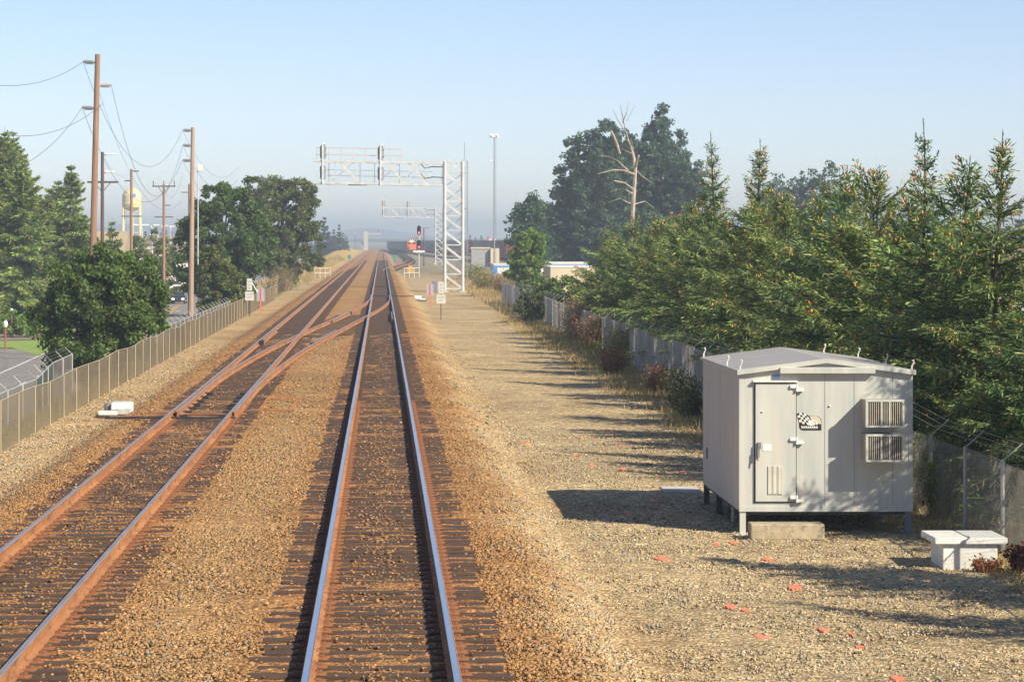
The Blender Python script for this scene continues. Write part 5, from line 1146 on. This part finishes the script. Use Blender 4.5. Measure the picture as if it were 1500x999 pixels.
for i in range(34):
    z = i*h/34
    for a in (0, 2.09, 4.19): q.bar((.5*math.cos(a), .5*math.sin(a), z), (.5*math.cos(a+2.09), .5*math.sin(a+2.09), z+h/34), .04)
q.build('lattice', M['greycar'], am); MB().tube([(0,0,h),(0,0,h+4)], .05, 6).build('antenna', M['black'], am)
ck = empty('checkered_tower', (X_(720,700),700,-.7), 0, 'red and white checkered board on a frame behind the grey block building', 'tower'); zt = Z_(350,700)+.7; q1 = MB(); q2 = MB()
for i in range(4):
    for j in range(4): (q1 if (i+j) % 2 else q2).box(-1.2+i*.6+.001, -.6+i*.6-.001, -.1, .1, zt-3+j*.75, zt-2.25+j*.75-.002)
q1.build('red_square', M['red_stake'], ck); q2.build('white_square', M['white'], ck); q = MB()
for x in (-1, 1): q.bar((x, 0, 0), (x, 0, zt-3), .12)
q.build('frame', M['greycar'], ck)
up = empty('utility_pole', (X_(621,520),520,-.7), 0, 'small dark T shaped pole right of the red signal', 'utility pole'); h = Z_(334,520)+.7
MB().tube([(0,0,0),(0,0,h)], .12, 8).build('post', M['pole_dark'], up); MB().box(-.3, 1.0, -.06, .06, h-.12, h).build('crossarm', M['pole_dark'], up)
# overpass
ov = empty('road_overpass', (0, 1420, -.7), 0, 'long dark road overpass crossing the line near the horizon', 'bridge')
zd = Z_(352.5, 1420)+.7
MB().box(-26, 130, -5, 5, zd-1.1, zd).build('deck', M['greycar'], ov); MB().box(-26, 130, -5.2, -5.02, zd-.3, zd+.9).build('parapet', M['bluegrey'], ov)
for x in list(range(-24, 130, 14)): MB().box(x-.5, x+.5, -4, 4, -.3, zd-1.103).build('pier', M['conc_grey'], ov)
# ------------------------------------------------------------------ trains
def railcar(label, loc, rz, m_, kind, L=14.6, H=4.4, stripe=None, grp=None):
    r_ = empty('freight_car', loc, rz, label, 'freight car', grp); W_ = 1.5
    if kind == 'hopper': MB().prism([(-W_,1.3),(-.7,.75),(.7,.75),(W_,1.3),(W_,H-.2),(W_-.25,H),(-W_+.25,H),(-W_,H-.2)], 'y', .4, L-.4).build('body', m_, r_)
    else: MB().box(-W_, W_, .4, L-.4, 1.15, H).build('body', m_, r_, bevel=.05)
    if stripe: MB().box(-W_-.02, W_+.02, .38, L-.38, .8, 2.4).build('side_sill', stripe, r_)
    q = MB()
    for i in range(8): y = .9+i*(L-1.8)/7; q.box(-W_-.08, -W_-.021, y-.05, y+.05, 1.2, H-.2); q.box(W_+.021, W_+.08, y-.05, y+.05, 1.2, H-.2)
    for y in (2.2, L-2.2):
        q = MB(); 
        for dy in (-.85, .85):
            for sx in (-1, 1): q.tube([(sx*.66, y+dy, .45), (sx*.80, y+dy, .45)], .45, 12)
        q.box(-1.0, 1.0, y-.9, y+.9, .42, .72); q.build('bogie', M['blackcar'], r_)
    return r_
# orange locomotive at the head of a string of black hopper cars
lo = empty('locomotive', (X_(603,905),905,-.25), 0, 'orange nosed locomotive with a lit headlight right of the vanishing point', 'locomotive')
MB().box(-1.55, 1.55, .3, 19.5, .95, 1.5).build('frame', M['blackcar'], lo)
MB().prism([(-.95,1.5),(.95,1.5),(.95,2.95),(.6,3.3),(-.6,3.3),(-.95,2.95)], 'y', .9, 2.8).build('nose', M['loco'], lo, bevel=.06)
cb = MB().prism([(-1.5,1.5),(1.5,1.5),(1.5,4.1),(.9,4.75),(-.9,4.75),(-1.5,4.1)], 'y', 2.8, 5.2).build('cab', M['loco'], lo, bevel=.05)
for x in (-.8, .8): MB().box(x-.5, x+.5, 2.74, 2.797, 3.45, 4.15).build('windshield', M['glass'], cb)
MB().box(-1.0, 1.0, 5.2, 18.8, 1.5, 4.4).build('hood', M['blackcar'], lo, bevel=.08)
for x in (-.22, .22): MB().tube([(x, 2.66, 4.45), (x, 2.76, 4.45)], .20, 12).build('headlight', M['headlight'], lo)
MB().prism([(-1.4,.2),(1.4,.2),(1.5,.95),(-1.5,.95)], 'y', .1, .5).build('pilot', M['blackcar'], lo)
for y in (3.4, 16): 
    q = MB()
    for dy in (-1.7, 0, 1.7):
        for sx in (-1, 1): q.tube([(sx*.66, y+dy, .5), (sx*.82, y+dy, .5)], .5, 12)
    q.box(-1.2, 1.2, y-2.3, y+2.3, .45, .9); q.build('bogie', M['blackcar'], lo)
ctr = [(X_(600,925),925),(X_(590,1010),1010),(X_(581,1120),1120),(X_(574,1260),1260),(X_(570,1390),1390)]
cY = [p[1] for p in ctr]; cX = [p[0] for p in ctr]
hop = None; ordn = ['first','second','third','fourth','fifth','sixth','seventh','eighth','ninth','tenth','eleventh','twelfth','thirteenth','fourteenth','fifteenth','sixteenth','seventeenth','eighteenth','nineteenth','twentieth','twenty first','twenty second','twenty third','twenty fourth','twenty fifth','twenty sixth','twenty seventh','twenty eighth','twenty ninth','thirtieth','thirty first','thirty second','thirty third']
y = 926.0
for i in range(28):
    x = float(np.interp(y, cY, cX)); x2 = float(np.interp(y+15, cY, cX)); rz = -math.atan2(x2-x, 15); lab = f'black hopper car, {ordn[i]} behind the orange locomotive'
    if hop is None: hop = railcar(lab, (x, y, -.3), rz, M['blackcar'], 'hopper', grp='black hopper cars behind the locomotive')
    else: dup(hop, (x, y, -.3), rz, 1, lab)
    y += 15.4
# long mixed train on the right
bp_ = [(X_(752,560),560),(X_(735,640),640),(X_(700,760),760),(X_(655,900),900),(X_(628,1040),1040),(X_(610,1150),1150)]
bY = [p[1] for p in bp_]; bX = [p[0] for p in bp_]; pr_ = {}
y = 560.0; i = 0
while y < 1140 and i < 32:
    x = float(np.interp(y, bY, bX)); dxdy = (float(np.interp(y+12, bY, bX))-x)/12; rz = -math.atan(dxdy)
    kind = 'red' if i < 4 or i in (11, 12) else ('orange' if i % 4 else 'grey'); lab = {'red': 'brown boxcar', 'orange': 'grey railcar with orange sill', 'grey': 'plain grey railcar'}[kind]+f', {ordn[i]} from near end of the long train'
    if kind not in pr_: pr_[kind] = railcar(lab, (x, y, -.45), rz, {'red': M['redcar'], 'orange': M['darkcar'], 'grey': M['darkcar']}[kind], 'box', 17.2, 4.9, {'orange': M['loco']}.get(kind), 'cars of the long right train')
    else: dup(pr_[kind], (x, y, -.45), rz, 1, lab)
    y += 18*math.cos(math.atan(dxdy)); i += 1
# distant trees on the left and right horizon
fp = conifer('far_conifer', 13, 2.6, (.045,.06,.035), droop=.25, dens=.35, leader=1, z0=1.5, curve=.8, twig=.7, gap=1.1, thin=.5, label='dark far conifer, tallest left of the vanishing point', group='far conifers on the horizon')
fp.location = (X_(474,820), 820, -1); fp.scale = (1, 1, .95)
far = [(468,338,830),(481,338,850),(489,335,870),(496,328,840),(502,340,880),(508,345,900),(462,346,860),(485,345,980)]+[(214,338,900),(222,335,920),(229,332,900),(243,336,930),(252,338,950),(262,337,940),(270,334,910),(236,340,960)]+[(688,343,1000),(697,346,1050),(706,344,1020),(742,343,980),(751,344,960),(757,338,940),(714,346,1100),(1310,288,480),(1325,302,500),(1395,300,520),(1492,298,470),(1420,330,500)]
for i, (px, top, Y) in enumerate(far):
    s = (Z_(top, Y)+1)/13; w_ = s*random.uniform(.8, 1.2); dup(fp, (X_(px, Y), Y, -1.5), random.uniform(0, 6), (max(w_, .5), max(w_, .5), s), ('dark conifer in the far clump left of the vanishing point' if i < 8 else 'dark far conifer behind the street lamps' if i < 16 else 'hazy conifer on the right horizon' if i < 23 else 'far pointed conifer behind the near conifer tops'), ('far conifer clump left' if i < 8 else 'far conifers behind the street lamps' if i < 16 else 'hazy conifers on the right horizon' if i < 23 else 'far pointed conifers at right'))
fp['group'] = 'far conifer clump left tallest'
for i, (px, Y) in enumerate(((449,700),(457,900),(505,1000),(520,1150),(640,900))):
    u = dup(up, (X_(px,Y),Y,-1), 0, 1, ['far utility pole right of the olive maple','far utility pole beside the dark conifer clump','far utility pole above the golden bank','farthest utility pole above the bank','far utility pole behind the yard'][i])
